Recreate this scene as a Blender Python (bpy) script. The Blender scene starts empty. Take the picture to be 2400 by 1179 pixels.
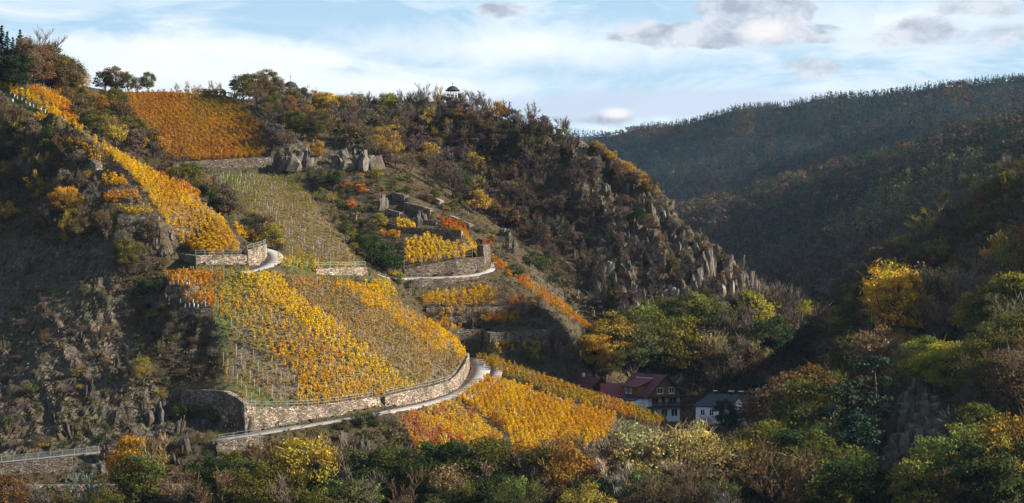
import bpy, bmesh, math, random
import numpy as np
from mathutils import Vector, Matrix
from mathutils.bvhtree import BVHTree
from mathutils.geometry import delaunay_2d_cdt

R = math.radians
rng = np.random.default_rng(7)
random.seed(7)
scene = bpy.context.scene
col = scene.collection

# ------------------------------------------------------------------ camera
F, HOR, CX = 4500.0, 620.0, 1200.0        # focal length, horizon row and centre column of the 2400 px photograph
ZC = 46.0                                 # eye height above the valley floor datum
cam_d = bpy.data.cameras.new("camera")
cam_d.sensor_width = 36.0
cam_d.lens = 36.0 * F / 2400.0
cam_d.shift_y = (HOR - 589.5) / 2400.0
cam_d.clip_start = 1.0
cam_d.clip_end = 20000.0
cam = bpy.data.objects.new("camera", cam_d)
cam.location = (0, 0, ZC)
cam.rotation_euler = (R(90), 0, 0)
col.objects.link(cam)
scene.camera = cam

# ------------------------------------------------------------------ sky and sun
SUN_AZ, SUN_EL = R(86), R(25)             # azimuth: from straight behind the camera towards its right
sun_dir = Vector((math.sin(SUN_AZ) * math.cos(SUN_EL), -math.cos(SUN_AZ) * math.cos(SUN_EL), math.sin(SUN_EL)))
world = bpy.data.worlds.new("World")
scene.world = world
world.use_nodes = True
wt = world.node_tree
wt.nodes.clear()

def N(t, kind, **kw):
    n = t.nodes.new(kind)
    for k, v in kw.items():
        if k == "inputs":
            for i, val in v.items():
                n.inputs[i].default_value = val
        else:
            setattr(n, k, v)
    return n

def math_node(t, op, a, b=None, c=None, clamp=False):
    n = t.nodes.new("ShaderNodeMath")
    n.operation = op
    n.use_clamp = clamp
    for i, v in enumerate((a, b, c)):
        if v is None:
            continue
        if isinstance(v, (int, float)):
            n.inputs[i].default_value = v
        else:
            t.links.new(v, n.inputs[i])
    return n.outputs[0]

def mix_col(t, fac, a, b, blend="MIX"):
    n = t.nodes.new("ShaderNodeMix")
    n.data_type = "RGBA"
    n.blend_type = blend
    for sock, v in ((n.inputs[0], fac), (n.inputs[6], a), (n.inputs[7], b)):
        if isinstance(v, (int, float)):
            sock.default_value = v
        elif isinstance(v, tuple):
            sock.default_value = v
        else:
            t.links.new(v, sock)
    return n.outputs[2]

def ramp(t, fac, stops):
    n = t.nodes.new("ShaderNodeValToRGB")
    cr = n.color_ramp
    while len(cr.elements) > 1:
        cr.elements.remove(cr.elements[-1])
    cr.elements[0].position, cr.elements[0].color = stops[0][0], stops[0][1]
    for p, c in stops[1:]:
        e = cr.elements.new(p)
        e.color = c
    t.links.new(fac, n.inputs[0])
    return n.outputs[0]

def g4(v):
    return (v, v, v, 1.0)

def build_sky():
    t = wt
    out = N(t, "ShaderNodeOutputWorld")
    bg = N(t, "ShaderNodeBackground", inputs={1: 0.0505})
    t.links.new(bg.outputs[0], out.inputs[0])
    sky = N(t, "ShaderNodeTexSky", sky_type="NISHITA", sun_disc=False, sun_elevation=SUN_EL,
            sun_rotation=math.pi - SUN_AZ, altitude=200, air_density=1.0, dust_density=0.6, ozone_density=1.6)
    tc = N(t, "ShaderNodeTexCoord")
    sep = N(t, "ShaderNodeSeparateXYZ")
    t.links.new(tc.outputs["Generated"], sep.inputs[0])
    x, y, z = sep.outputs
    az = math_node(t, "ARCTAN2", x, y)                      # radians to the right of straight ahead
    el = math_node(t, "ARCSINE", z)
    comb = N(t, "ShaderNodeCombineXYZ")
    t.links.new(math_node(t, "MULTIPLY", az, 1.0), comb.inputs[0])
    t.links.new(math_node(t, "MULTIPLY", el, 3.6), comb.inputs[1])
    def noise(scale, detail, rough, off=0.0, dist=0.0, vec=comb.outputs[0]):
        n = N(t, "ShaderNodeTexNoise", noise_dimensions="2D")
        n.inputs["Scale"].default_value = scale
        n.inputs["Detail"].default_value = detail
        n.inputs["Roughness"].default_value = rough
        n.inputs["Distortion"].default_value = dist
        sh = N(t, "ShaderNodeVectorMath", operation="ADD")
        sh.inputs[1].default_value = (off * 3.1, off * 1.7, 0)
        t.links.new(vec, sh.inputs[0]); t.links.new(sh.outputs[0], n.inputs["Vector"])
        return n.outputs["Fac"]
    def px(ax, ay):                                         # where a spot of this sky stands, as azimuth and elevation
        return math.atan2(ax - CX, F), math.atan2(HOR - ay, F)
    comb2 = N(t, "ShaderNodeCombineXYZ")
    t.links.new(az, comb2.inputs[0])
    t.links.new(math_node(t, "MULTIPLY", el, 1.7), comb2.inputs[1])
    n_edge = noise(38, 7, 0.60, 3.3, 0.3, comb2.outputs[0])
    n_fine = noise(46, 5, 0.6, 1.7, 0.2, comb2.outputs[0])
    jit = math_node(t, "MULTIPLY_ADD", n_edge, 1.9, -0.95)
    def blob(ax, ay, rx, ry, soft=0.5, rag=1.0):            # a cloud body: 1 inside, ragged rim, 0 outside
        a0, e0 = px(ax, ay)
        da = math_node(t, "DIVIDE", math_node(t, "SUBTRACT", az, a0), rx / F)
        de = math_node(t, "DIVIDE", math_node(t, "SUBTRACT", el, e0), ry / F)
        d = math_node(t, "SQRT", math_node(t, "ADD", math_node(t, "MULTIPLY", da, da), math_node(t, "MULTIPLY", de, de)))
        d = math_node(t, "ADD", d, math_node(t, "MULTIPLY", jit, rag))
        mr = N(t, "ShaderNodeMapRange", interpolation_type="SMOOTHSTEP")
        t.links.new(d, mr.inputs[0])
        mr.inputs[1].default_value = 1.0 + soft * 0.5
        mr.inputs[2].default_value = 1.0 - soft * 0.9
        mr.inputs[3].default_value = 0.0
        mr.inputs[4].default_value = 1.0
        return mr.outputs[0]
    def mx(*v):
        r = v[0]
        for w in v[1:]:
            r = math_node(t, "MAXIMUM", r, w)
        return r
    K = 10.0                                                # background strength 0.1
    zen = N(t, "ShaderNodeMapRange", interpolation_type="SMOOTHSTEP")      # clear sky deepens towards the zenith
    t.links.new(el, zen.inputs[0])
    zen.inputs[1].default_value, zen.inputs[2].default_value = 0.12, 0.75
    zen.inputs[3].default_value, zen.inputs[4].default_value = 0.0, 1.0
    pale = mix_col(t, zen.outputs[0], (0.46 * K, 0.68 * K, 0.88 * K, 1), (0.15 * K, 0.27 * K, 0.48 * K, 1))
    blue = mix_col(t, 0.68, sky.outputs[0], pale)
    # thin high cloud everywhere, stretched along the horizon, thicker low down
    streak = noise(9, 5, 0.6, 0.4, 0.6)
    low = N(t, "ShaderNodeMapRange")
    t.links.new(el, low.inputs[0])
    low.inputs[1].default_value, low.inputs[2].default_value = 0.0, 0.14
    low.inputs[3].default_value, low.inputs[4].default_value = 0.24, -0.03
    thin = ramp(t, math_node(t, "ADD", streak, low.outputs[0]), [(0.47, g4(0)), (0.60, g4(0.45)), (0.74, g4(0.95))])
    c = mix_col(t, thin, blue, (0.80 * K, 0.87 * K, 0.93 * K, 1))
    white = mx(blob(460, 150, 440, 62, 0.45, 0.5), blob(760, 200, 620, 50, 0.9, 0.6), blob(1300, 110, 520, 55, 1.2, 0.7), blob(2100, 60, 420, 70, 1.3, 0.8))
    c = mix_col(t, math_node(t, "MULTIPLY", white, 0.8), c, (0.88 * K, 0.91 * K, 0.95 * K, 1))
    shade = ramp(t, n_fine, [(0.35, (0.36 * K, 0.40 * K, 0.48 * K, 1)), (0.62, (0.66 * K, 0.69 * K, 0.75 * K, 1))])
    strat = mx(blob(1580, 244, 460, 34, 0.35, 0.4), blob(1330, 262, 300, 26, 0.5, 0.4))
    c = mix_col(t, math_node(t, "MULTIPLY", strat, 0.85), c, (0.56 * K, 0.63 * K, 0.76 * K, 1))
    grey = mx(blob(1700, 80, 270, 34, 0.22, 0.85), blob(1770, 30, 150, 54, 0.22, 0.85), blob(1180, 25, 62, 22, 0.35, 0.8), blob(1520, 88, 110, 20, 0.25, 0.9),
              blob(1900, 165, 66, 26, 0.3, 0.95), blob(2170, 92, 105, 36, 0.6, 0.95), blob(2310, 20, 120, 34, 0.6, 0.95),
              blob(2340, 105, 80, 26, 1.0, 0.9), blob(1420, 278, 70, 16, 0.8, 0.6))
    c = mix_col(t, math_node(t, "MULTIPLY", grey, 0.88), c, shade)
    glow = mx(blob(1800, 78, 70, 26, 0.9, 0.8), blob(1445, 266, 40, 14, 0.8, 0.8))
    c = mix_col(t, math_node(t, "MULTIPLY", glow, 0.85), c, (0.88 * K, 0.85 * K, 0.84 * K, 1))
    t.links.new(c, bg.inputs[0])
    world.cycles.sampling_method = "MANUAL"
    world.cycles.sample_map_resolution = 256
build_sky()

sun_data = bpy.data.lights.new("sun", "SUN")
sun_data.energy = 5.0
sun_data.angle = R(0.55)
sun_data.color = (1.0, 0.93, 0.82)
sun_obj = bpy.data.objects.new("sun", sun_data)
sun_obj.rotation_euler = sun_dir.to_track_quat("Z", "Y").to_euler()
col.objects.link(sun_obj)

scene.view_settings.view_transform = "Standard"
scene.view_settings.look = "None"
scene.view_settings.exposure = 1.25
scene.view_settings.gamma = 1.0
scene.view_settings.use_curve_mapping = False
scene.cycles.use_denoising = True
scene.cycles.max_bounces = 4
scene.cycles.diffuse_bounces = 2
scene.cycles.transmission_bounces = 4
scene.cycles.transparent_max_bounces = 8
scene.cycles.caustics_reflective = False
scene.cycles.caustics_refractive = False

# ------------------------------------------------------------------ small helpers
def at(px, py, Y):
    return np.array(((px - CX) / F * Y, Y, ZC + (HOR - py) / F * Y))

def proj(P):
    P = np.asarray(P)
    return np.stack([CX + F * P[..., 0] / P[..., 1], HOR - F * (P[..., 2] - ZC) / P[..., 1]], -1)

def tag(o, label=None, cat=None, group=None, kind=None):
    if label: o["label"] = label
    if cat: o["category"] = cat
    if group: o["group"] = group
    if kind: o["kind"] = kind
    return o

def hash01(i, j, k, s):
    h = (i * 374761393 + j * 668265263 + k * 2147483647 + s * 974634777) & 0xFFFFFFFF
    h = ((h ^ (h >> 13)) * 1274126177) & 0xFFFFFFFF
    h = h ^ (h >> 16)
    return (h & 0xFFFFFF) / float(0xFFFFFF)

def vnoise(P, s=0):
    P = np.asarray(P, float)
    f = np.floor(P).astype(np.int64)
    u = P - f
    u = u * u * (3 - 2 * u)
    r = 0
    for a in (0, 1):
        wa = u[..., 0] if a else 1 - u[..., 0]
        for b in (0, 1):
            wb = u[..., 1] if b else 1 - u[..., 1]
            for c in (0, 1):
                wc = u[..., 2] if c else 1 - u[..., 2]
                r = r + wa * wb * wc * hash01(f[..., 0] + a, f[..., 1] + b, f[..., 2] + c, s)
    return r * 2 - 1

def fbm(P, octs=4, s=0, ridged=False):
    P = np.asarray(P, float)
    r, amp, tot = 0, 1.0, 0
    for o in range(octs):
        n = vnoise(P * (2.03 ** o), s + o)
        if ridged:
            n = 1 - 2 * np.abs(n)
        r = r + amp * n
        tot += amp
        amp *= 0.5
    return r / tot

def mesh_np(name, verts, faces, mats=None, mat_idx=None, attr=None, smooth=False):
    """faces: (n,k) int array, or list of such arrays with different k"""
    me = bpy.data.meshes.new(name)
    verts = np.asarray(verts, np.float32)
    if not isinstance(faces, list):
        faces = [faces]
    faces = [np.asarray(f, np.int32) for f in faces if len(f)]
    loops = np.concatenate([f.ravel() for f in faces])
    totals = np.concatenate([np.full(len(f), f.shape[1], np.int32) for f in faces])
    starts = np.concatenate([[0], np.cumsum(totals)[:-1]]).astype(np.int32)
    me.vertices.add(len(verts))
    me.vertices.foreach_set("co", verts.ravel())
    me.loops.add(len(loops))
    me.loops.foreach_set("vertex_index", loops)
    me.polygons.add(len(totals))
    me.polygons.foreach_set("loop_start", starts)
    me.polygons.foreach_set("loop_total", totals)
    if mat_idx is not None:
        me.polygons.foreach_set("material_index", np.asarray(mat_idx, np.int32))
    me.update(calc_edges=True)
    if smooth:
        me.polygons.foreach_set("use_smooth", np.ones(len(totals), bool))
    if attr is not None:
        for an, dat in attr.items():
            a = me.color_attributes.new(an, "FLOAT_COLOR", "POINT")
            d = np.ones((len(verts), 4), np.float32)
            d[:, :3] = dat
            a.data.foreach_set("color", d.ravel())
    for m in mats or []:
        me.materials.append(m)
    return me

def link(name, me, parent=None, loc=None, rz=None, sc=None):
    o = bpy.data.objects.new(name, me)
    col.objects.link(o)
    if parent is not None: o.parent = parent
    if loc is not None: o.location = loc
    if rz is not None: o.rotation_euler = (0, 0, rz)
    if sc is not None: o.scale = sc if hasattr(sc, "__len__") else (sc, sc, sc)
    return o

class MB:
    """collects boxes, prisms and tubes into one mesh"""
    def __init__(s):
        s.v, s.f = [], []
    def add(s, v, f):
        n = len(s.v)
        s.v += [tuple(p) for p in v]
        s.f += [tuple(i + n for i in q) for q in f]
        return s
    def box(s, x0, x1, y0, y1, z0, z1):
        v = [(x0, y0, z0), (x1, y0, z0), (x1, y1, z0), (x0, y1, z0), (x0, y0, z1), (x1, y0, z1), (x1, y1, z1), (x0, y1, z1)]
        return s.add(v, [(3, 2, 1, 0), (4, 5, 6, 7), (0, 1, 5, 4), (1, 2, 6, 5), (2, 3, 7, 6), (3, 0, 4, 7)])
    def tube(s, pts, rad, n=5, cap=True):
        pts = [Vector(p) for p in pts]
        rads = rad if hasattr(rad, "__len__") else [rad] * len(pts)
        rings = []
        for i, p in enumerate(pts):
            d = (pts[min(i + 1, len(pts) - 1)] - pts[max(i - 1, 0)]).normalized()
            up = Vector((0, 0, 1)) if abs(d.z) < 0.9 else Vector((1, 0, 0))
            a = d.cross(up).normalized()
            b = a.cross(d).normalized()
            rings.append([p + (a * math.cos(2 * math.pi * k / n) + b * math.sin(2 * math.pi * k / n)) * rads[i] for k in range(n)])
        v = [q for r in rings for q in r]
        f = []
        for i in range(len(rings) - 1):
            for k in range(n):
                f.append((i * n + k, i * n + (k + 1) % n, (i + 1) * n + (k + 1) % n, (i + 1) * n + k))
        if cap:
            f.append(tuple(range(n - 1, -1, -1)))
            f.append(tuple(range((len(rings) - 1) * n, len(rings) * n)))
        return s.add(v, f)
    def lathe(s, prof, n=16, c=(0, 0, 0)):
        v = [(c[0] + r * math.cos(2 * math.pi * k / n), c[1] + r * math.sin(2 * math.pi * k / n), c[2] + z) for r, z in prof for k in range(n)]
        f = [(i * n + k, i * n + (k + 1) % n, (i + 1) * n + (k + 1) % n, (i + 1) * n + k) for i in range(len(prof) - 1) for k in range(n)]
        return s.add(v, f)
    def build(s, name, mat, parent=None, **kw):
        me = bpy.data.meshes.new(name)
        me.from_pydata(s.v, [], s.f)
        if mat: me.materials.append(mat)
        me.update()
        return link(name, me, parent, **kw)

def empty(name, loc=(0, 0, 0), rz=0.0):
    o = bpy.data.objects.new(name, None)
    o.empty_display_size = 0.5
    o.location = loc
    o.rotation_euler = (0, 0, rz)
    col.objects.link(o)
    return o
# ------------------------------------------------------------------ terrain, surveyed as break lines and spot heights
# every entry is (column, row, distance) as sighted from the camera; the surface itself lives in world space
def dens(line, step=2.0):
    P = [at(*p) for p in line]
    out = []
    for a, b in zip(P[:-1], P[1:]):
        n = max(1, int(np.hypot(*(b - a)[:2]) / step))
        for i in range(n):
            out.append(a + (b - a) * i / n)
    out.append(P[-1])
    return np.array(out)

pts = []           # terrain points
hard = []          # points that must stay sharp (roads, walls, house plots)

# roads: centre line, width
ROADS = {
    "lower": (4.2, [(-260, 1101, 338.5), (-100, 1094, 339), (0, 1085, 340), (140, 1071, 341.5), (265, 1057, 343), (400, 1045, 345), (510, 1031.5, 347), (575, 1022, 349),
                    (700, 1001, 354.5), (820, 981, 361), (900, 966, 367), (980, 951, 375), (1050, 932, 384), (1092, 910, 393), (1120, 886, 402),
                    (1129, 864, 411), (1122, 846, 419), (1106, 834, 426), (1094, 827, 432)]),
    "hairpin": (3.6, [(560, 640, 394), (605, 634, 397.5), (634, 622, 401), (648, 606, 406), (640, 594, 412), (618, 586, 418), (596, 580, 424)]),
    "terrace": (3.4, [(860, 641, 423), (900, 655, 433), (950, 652, 442), (1000, 651, 443.5), (1070, 649, 445.5), (1120, 644, 448.5), (1144, 636, 452), (1150, 622, 458), (1142, 608, 465)]),
}
def polyoff(P, w):
    """offset a 3D polyline sideways by w (positive = to its left as it runs)"""
    P = np.asarray(P)
    d = np.gradient(P[:, :2], axis=0)
    d /= np.linalg.norm(d, axis=1)[:, None] + 1e-9
    n = np.stack([-d[:, 1], d[:, 0]], 1)
    Q = P.copy()
    Q[:, :2] += n * w
    return Q
def smooth_line(P, it=6):
    P = P.copy()
    for _ in range(it):
        P[1:-1] = 0.25 * P[:-2] + 0.5 * P[1:-1] + 0.25 * P[2:]
    return P
ROAD_LINES = {}
for k, (w, ln) in ROADS.items():
    c = smooth_line(dens(ln, 1.2), 10)
    ROAD_LINES[k] = c
    for off in (-w / 2 - 0.3, 0, w / 2 + 0.3):
        q = polyoff(c, off)
        pts.append(q); hard.append(q)

# walls: (column, foot row, top row, distance), left to right as one faces them
WALLS = {
    "corner": [(420, 966, 915, 362), (475, 985, 914, 359), (520, 1003, 917, 356), (552, 1012, 934, 353.4), (574, 1020, 955, 351.6)],
    "road": [(575, 1019, 955, 351.5), (650, 1006, 956, 355), (720, 994, 954, 358.5), (800, 981, 945, 363), (860, 970, 936, 368), (894, 964, 931, 370.6)],
    "bend": [(904, 961, 931, 371.5), (960, 951, 918, 376.5), (1020, 936, 906, 383), (1060, 922, 894, 389), (1080, 906, 876, 394.5),
             (1096, 884, 852, 403.5), (1102, 866, 838, 411), (1100, 850, 828, 418.5)],
    "hill": [(404, 612, 592, 406), (458, 632, 600, 395.5)],
    "field": [(460, 632, 600, 395), (520, 632, 599, 397), (580, 632, 598, 399)],
    "hairpin": [(583, 631, 588, 399.2), (606, 624, 582, 401), (622, 614, 577, 404.5), (628, 604, 573, 408.5)],
    "upper": [(405, 407, 381, 486), (480, 406, 376, 489), (560, 405.5, 371, 492.5), (641, 405, 368, 496)],
    "grey": [(742, 651, 628, 408), (800, 654, 627, 412.5), (862, 656, 626, 418)],
    "plaza": [(948, 649, 632, 444.6), (1000, 649, 620, 445.6), (1070, 646.5, 609, 447.8), (1136, 640, 601, 451)],
    "below": [(952, 692, 655, 438.5), (1000, 688, 654, 440), (1060, 676, 652, 442), (1124, 660, 647, 445.6)],
    "nook": [(1137, 640, 575, 452), (1152, 616, 572, 460)],
    "rib_a": [(918, 474, 450, 482), (946, 478, 458, 478)],
    "rib_b": [(945, 498, 474, 474), (987, 503, 484, 470), (1006, 515, 490, 468)],
    "shelf": [(900, 536, 522, 466), (960, 548, 534, 462), (1040, 556, 537, 459), (1080, 560, 540, 457)],
    "rib_c": [(962, 524, 511, 467), (1000, 530, 516, 465.5), (1022, 534, 520, 465)],
    "rib_d": [(1052, 520, 505, 471), (1080, 531, 516, 469), (1100, 540, 526, 467.5)],
    "rib_e": [(905, 505, 490, 471.5), (935, 512, 497, 469.5)],
    "rib_f": [(1000, 470, 455, 485), (1030, 485, 470, 482)],
    "cream": [(795, 432, 412, 486), (842, 431, 411, 486)],
    "terr_a": [(1000, 742, 722, 430), (1080, 748, 722, 432), (1180, 745, 718, 437), (1250, 742, 712, 441)],
    "terr_b": [(1030, 786, 770, 424), (1128, 790, 772, 426)],
    "hut_side": [(1116, 795, 770, 431), (1146, 824, 780, 421.5)],
    "hut": [(1146, 824, 780, 421.5), (1205, 818, 777, 425), (1300, 800, 770, 430)],
    "rail": [(-120, 1136, 1096, 334.6), (0, 1131, 1089, 335.6), (90, 1127, 1080, 336.6), (170, 1124, 1072, 337.6)],
    "mid": [(508, 1078, 1036, 343), (560, 1074, 1028, 344.5), (618, 1068, 1020, 346.5)],
    "side_a": [(209, 395, 373, 428), (222, 420, 385, 424)],
    "step_a": [(222, 420, 400, 424), (275, 420, 394, 421), (300, 418, 398, 420)],
    "step_b": [(232, 458, 438, 416), (260, 459, 437, 414), (318, 452, 434, 414)],
    "step_c": [(262, 478, 462, 409), (300, 482, 464, 408.5), (342, 480, 462, 409)],
    "step_d": [(276, 518, 502, 402), (320, 520, 504, 402), (372, 522, 506, 402)],
    "step_top": [(100, 318, 300, 449), (150, 322, 302, 446), (188, 325, 306, 444)],
    "young_a": [(388, 690, 668, 385), (440, 692, 668, 384), (474, 686, 672, 385)],
    "young_b": [(420, 740, 722, 379), (470, 752, 722, 376), (500, 745, 724, 376)],
}
WALL_LINES = {}
for k, ln in WALLS.items():
    base = dens([(x, yb, Y) for x, yb, yt, Y in ln], 1.0)
    top = dens([(x, yt, Y) for x, yb, yt, Y in ln], 1.0)
    n = min(len(base), len(top))
    base, top = base[:n], top[:n]
    WALL_LINES[k] = (base, top)
    q1 = polyoff(base, -0.7); q1[:, 2] -= 0.1
    q2 = polyoff(np.column_stack([base[:, :2], top[:, 2]]), 1.3); q2[:, 2] -= 0.25
    pts += [q1, q2]; hard += [q1, q2]

BREAK = [
    # railway bed, bank below the road, valley floor in front
    [(-300, 1155, 322), (0, 1152, 322), (500, 1152, 325), (800, 1155, 325)],
    [(-300, 1142, 331), (0, 1139, 331), (500, 1139, 333), (620, 1135, 334)],
    [(620, 1085, 343), (700, 1062, 348), (800, 1035, 354), (900, 1000, 361), (925, 985, 366)],
    [(180, 1100, 338), (300, 1095, 338.5), (400, 1090, 340), (500, 1090, 341)],
    # left rock face: foot, bulges, crest
    [(-300, 1075, 352), (-150, 1062, 352), (0, 1050, 352), (120, 1040, 352), (260, 1030, 352), (400, 1022, 352), (500, 1015, 353)],
    [(-300, 900, 392), (-100, 880, 385), (0, 860, 380), (100, 840, 376), (200, 850, 371), (300, 860, 370), (400, 890, 367.5)],
    [(-300, 640, 430), (-100, 620, 422), (0, 610, 416), (100, 600, 410), (170, 600, 404), (250, 640, 396), (330, 690, 390)],
    [(-300, 500, 460), (-100, 480, 452), (0, 470, 446), (100, 450, 440), (180, 420, 434)],
    [(-300, 300, 490), (-100, 290, 478), (0, 285, 470), (60, 300, 461), (95, 312, 455)],
    [(250, 560, 404), (330, 570, 401), (390, 600, 400)],
    [(260, 700, 389), (330, 760, 385), (400, 800, 380), (480, 830, 374), (515, 870, 366.5)],
    [(380, 640, 396), (386, 662, 391)],
    [(505, 720, 379), (530, 780, 373), (520, 860, 366), (545, 912, 358.5)],
    # lower vineyard
    [(455, 641, 394), (560, 644, 392.5), (640, 650, 397), (742, 656, 405), (862, 661, 414), (905, 690, 413), (960, 730, 411), (1040, 780, 411), (1090, 815, 414)],
    [(600, 790, 374), (700, 790, 376), (800, 790, 381), (900, 800, 388), (1000, 830, 396), (1060, 860, 404)],
    [(620, 700, 386), (720, 710, 391), (830, 720, 398)],
    # spur field
    [(-200, 90, 492), (0, 200, 465), (90, 245, 455), (200, 310, 440), (270, 370, 428), (330, 430, 418), (380, 500, 409), (410, 575, 400.5)],
    [(-200, 70, 500), (0, 176, 474), (130, 252, 462), (250, 338, 447), (330, 382, 438), (420, 438, 428), (520, 508, 417), (575, 575, 403)],
    [(180, 250, 480), (290, 345, 465), (380, 400, 455), (470, 470, 443), (560, 540, 428), (620, 560, 426)],
    # upper left ridge
    [(-300, 60, 520), (-100, 120, 515), (0, 152, 512), (100, 188, 512), (200, 222, 520), (262, 217, 545)],
    [(210, 300, 505), (280, 360, 490), (350, 390, 480), (400, 420, 474), (470, 470, 462)],
    # orange vineyard
    [(262, 215, 545), (390, 214, 548), (520, 213, 549), (560, 236, 544)],
    [(345, 310, 512), (480, 300, 517), (620, 300, 516)],
    [(395, 370, 495), (480, 369, 497), (560, 362, 500), (622, 357, 504), (645, 362, 503)],
    # grey vineyard
    [(470, 411, 484.5), (560, 410, 488), (640, 409, 492), (705, 411, 492)],
    [(540, 460, 466), (640, 480, 462), (740, 490, 463)],
    [(600, 510, 449), (700, 540, 444), (790, 555, 445)],
    [(650, 580, 428), (700, 604, 425), (760, 616, 425), (840, 613, 428), (865, 624, 424)],
    # gully beside it and the second rib
    [(735, 400, 492), (775, 470, 480), (815, 530, 466), (850, 580, 452), (895, 640, 438), (935, 672, 436), (960, 705, 432)],
    [(760, 395, 496), (860, 400, 494), (905, 430, 488)],
    [(885, 398, 498), (940, 404, 497), (1020, 452, 490), (1100, 502, 482), (1160, 542, 474), (1196, 576, 467)],
    [(870, 520, 470), (890, 560, 460), (930, 600, 452), (940, 630, 446)],
    [(950, 608, 450.5), (1040, 598, 453), (1130, 590, 456)],
    [(955, 566, 457), (1040, 566, 457.5), (1130, 568, 460)],
    [(1020, 500, 474), (1090, 528, 469), (1130, 552, 465)],
    # orange strip rib and the dark terraces in front of it
    [(1152, 604, 462), (1200, 634, 458), (1250, 670, 458), (1300, 704, 459), (1360, 742, 461), (1400, 770, 464), (1445, 802, 468)],
    [(1168, 640, 452), (1210, 668, 448), (1260, 702, 446), (1310, 735, 447), (1370, 775, 456)],
    [(960, 696, 437), (1060, 686, 440), (1160, 684, 445), (1210, 690, 446)],
    [(985, 712, 432.5), (1080, 718, 434), (1180, 714, 440)],
    [(1010, 764, 427), (1080, 766, 428), (1180, 760, 433), (1290, 750, 441)],
    [(1300, 805, 434), (1340, 822, 446), (1370, 832, 454), (1410, 850, 457)],
    [(1150, 838, 420), (1220, 842, 424), (1300, 846, 432)],
    # strip above the houses, lower fields
    [(1100, 824, 429), (1150, 842, 421), (1200, 862, 417), (1300, 900, 413), (1400, 935, 409), (1480, 960, 406), (1560, 990, 402), (1640, 1010, 400)],
    [(1120, 862, 421), (1140, 885, 405), (1250, 917, 402), (1350, 948, 399), (1440, 972, 396), (1520, 990, 396)],
    [(925, 975, 370), (1000, 990, 371), (1100, 990, 376), (1240, 985, 381), (1400, 1000, 384)],
    [(980, 1068, 356), (1080, 1062, 358), (1180, 1056, 360), (1300, 1066, 360), (1440, 1045, 372)],
    # pavilion hill: ridge
    [(560, 240, 556), (640, 240, 562), (760, 272, 564), (900, 274, 566), (1000, 262, 560), (1060, 246, 552), (1130, 256, 547), (1200, 284, 541), (1270, 312, 535),
     (1330, 338, 531), (1400, 356, 527), (1460, 402, 523), (1560, 474, 516), (1620, 540, 511), (1690, 608, 506), (1760, 672, 501), (1800, 704, 499), (1850, 735, 497)],
    [(650, 330, 500), (700, 330, 506), (780, 330, 512), (860, 330, 522), (960, 370, 533), (1060, 420, 524), (1130, 480, 514), (1200, 545, 504), (1240, 600, 495)],
    [(960, 310, 546), (1050, 330, 540), (1150, 380, 529), (1250, 420, 520), (1350, 460, 513)],
    [(1250, 520, 508), (1350, 600, 498), (1450, 620, 496), (1550, 580, 502), (1640, 620, 500)],
    [(1280, 640, 485), (1360, 705, 483), (1430, 760, 482), (1480, 790, 481), (1600, 752, 485), (1750, 738, 491)],
    # right hill
    [(1820, 770, 640), (1880, 770, 616), (1960, 712, 596), (2040, 630, 582), (2120, 560, 572), (2220, 496, 566), (2320, 440, 562), (2420, 388, 560), (2600, 290, 556)],
    [(1900, 850, 470), (2000, 820, 465), (2100, 770, 462), (2250, 690, 460), (2400, 600, 458), (2600, 500, 455)],
    [(1720, 1010, 400), (1850, 970, 400), (2000, 930, 400), (2150, 870, 398), (2300, 810, 396), (2450, 740, 394)],
    [(1700, 1100, 345), (1850, 1090, 345), (2000, 1070, 345), (2200, 1010, 343), (2400, 930, 340)],
    [(1750, 1230, 290), (2000, 1230, 292), (2200, 1180, 290), (2450, 1110, 288)],
    # second far hill
    [(2700, 160, 980), (2400, 236, 1050), (2250, 270, 1080), (2100, 308, 1120), (1950, 346, 1150), (1800, 394, 1190), (1700, 424, 1215), (1570, 470, 1250), (1470, 520, 1290), (1300, 600, 1320)],
    [(1500, 560, 1130), (1650, 570, 1080), (1800, 545, 1040), (2000, 470, 1000), (2200, 390, 960), (2400, 330, 930)],
    [(1600, 690, 960), (1800, 690, 900), (1950, 660, 860), (2100, 600, 830), (2300, 500, 805), (2500, 430, 790)],
    # first far hill
    [(900, 420, 2200), (1200, 350, 2150), (1340, 325, 2100), (1500, 286, 2030), (1700, 250, 1930), (1900, 235, 1830), (2050, 212, 1760), (2200, 196, 1700), (2400, 172, 1620), (2700, 150, 1550)],
    [(1300, 480, 1750), (1450, 450, 1680), (1600, 440, 1600), (1800, 390, 1500), (2100, 300, 1420), (2500, 220, 1350)],
    [(900, 308, 3300), (1265, 303, 3300), (1430, 305, 3300), (1700, 302, 3300), (2500, 300, 3300)],
]
for ln in BREAK:
    Y0 = ln[0][2]
    pts.append(dens(ln, 2.5 if Y0 < 700 else 25))

# spots the camera does not see: backs of ridges, valley floors, the slope the camera stands on, the right hill's crest, shaped to cast shade
def W(x, y, z): return (x, y, z + ZC)
hidden = [W(x, y, -2.2 - 0.157 * y) for y in range(-60, 271, 30) for x in range(-300, 301, 30)]
hidden += [W(x, 300, -43) for x in range(-300, 200, 25)] + [W(x, 312, -42) for x in range(-300, 200, 25)]
hidden += [W(x, 440, -36) for x in range(48, 90, 10)] + [W(x, 470, -36) for x in range(50, 100, 10)] + [W(x, 490, -36) for x in range(76, 110, 12)] + [W(x, 515, -36) for x in range(88, 120, 12)]
hidden += [W(x, 555, -37) for x in range(58, 125, 12)] + [W(x, 600, -37) for x in range(70, 140, 12)] + [W(x, 700, -38) for x in range(90, 200, 15)] + [W(x, 740, -38) for x in range(60, 200, 15)]
hidden += [W(45, 425, -35), W(60, 415, -36), W(80, 410, -36)]
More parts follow.
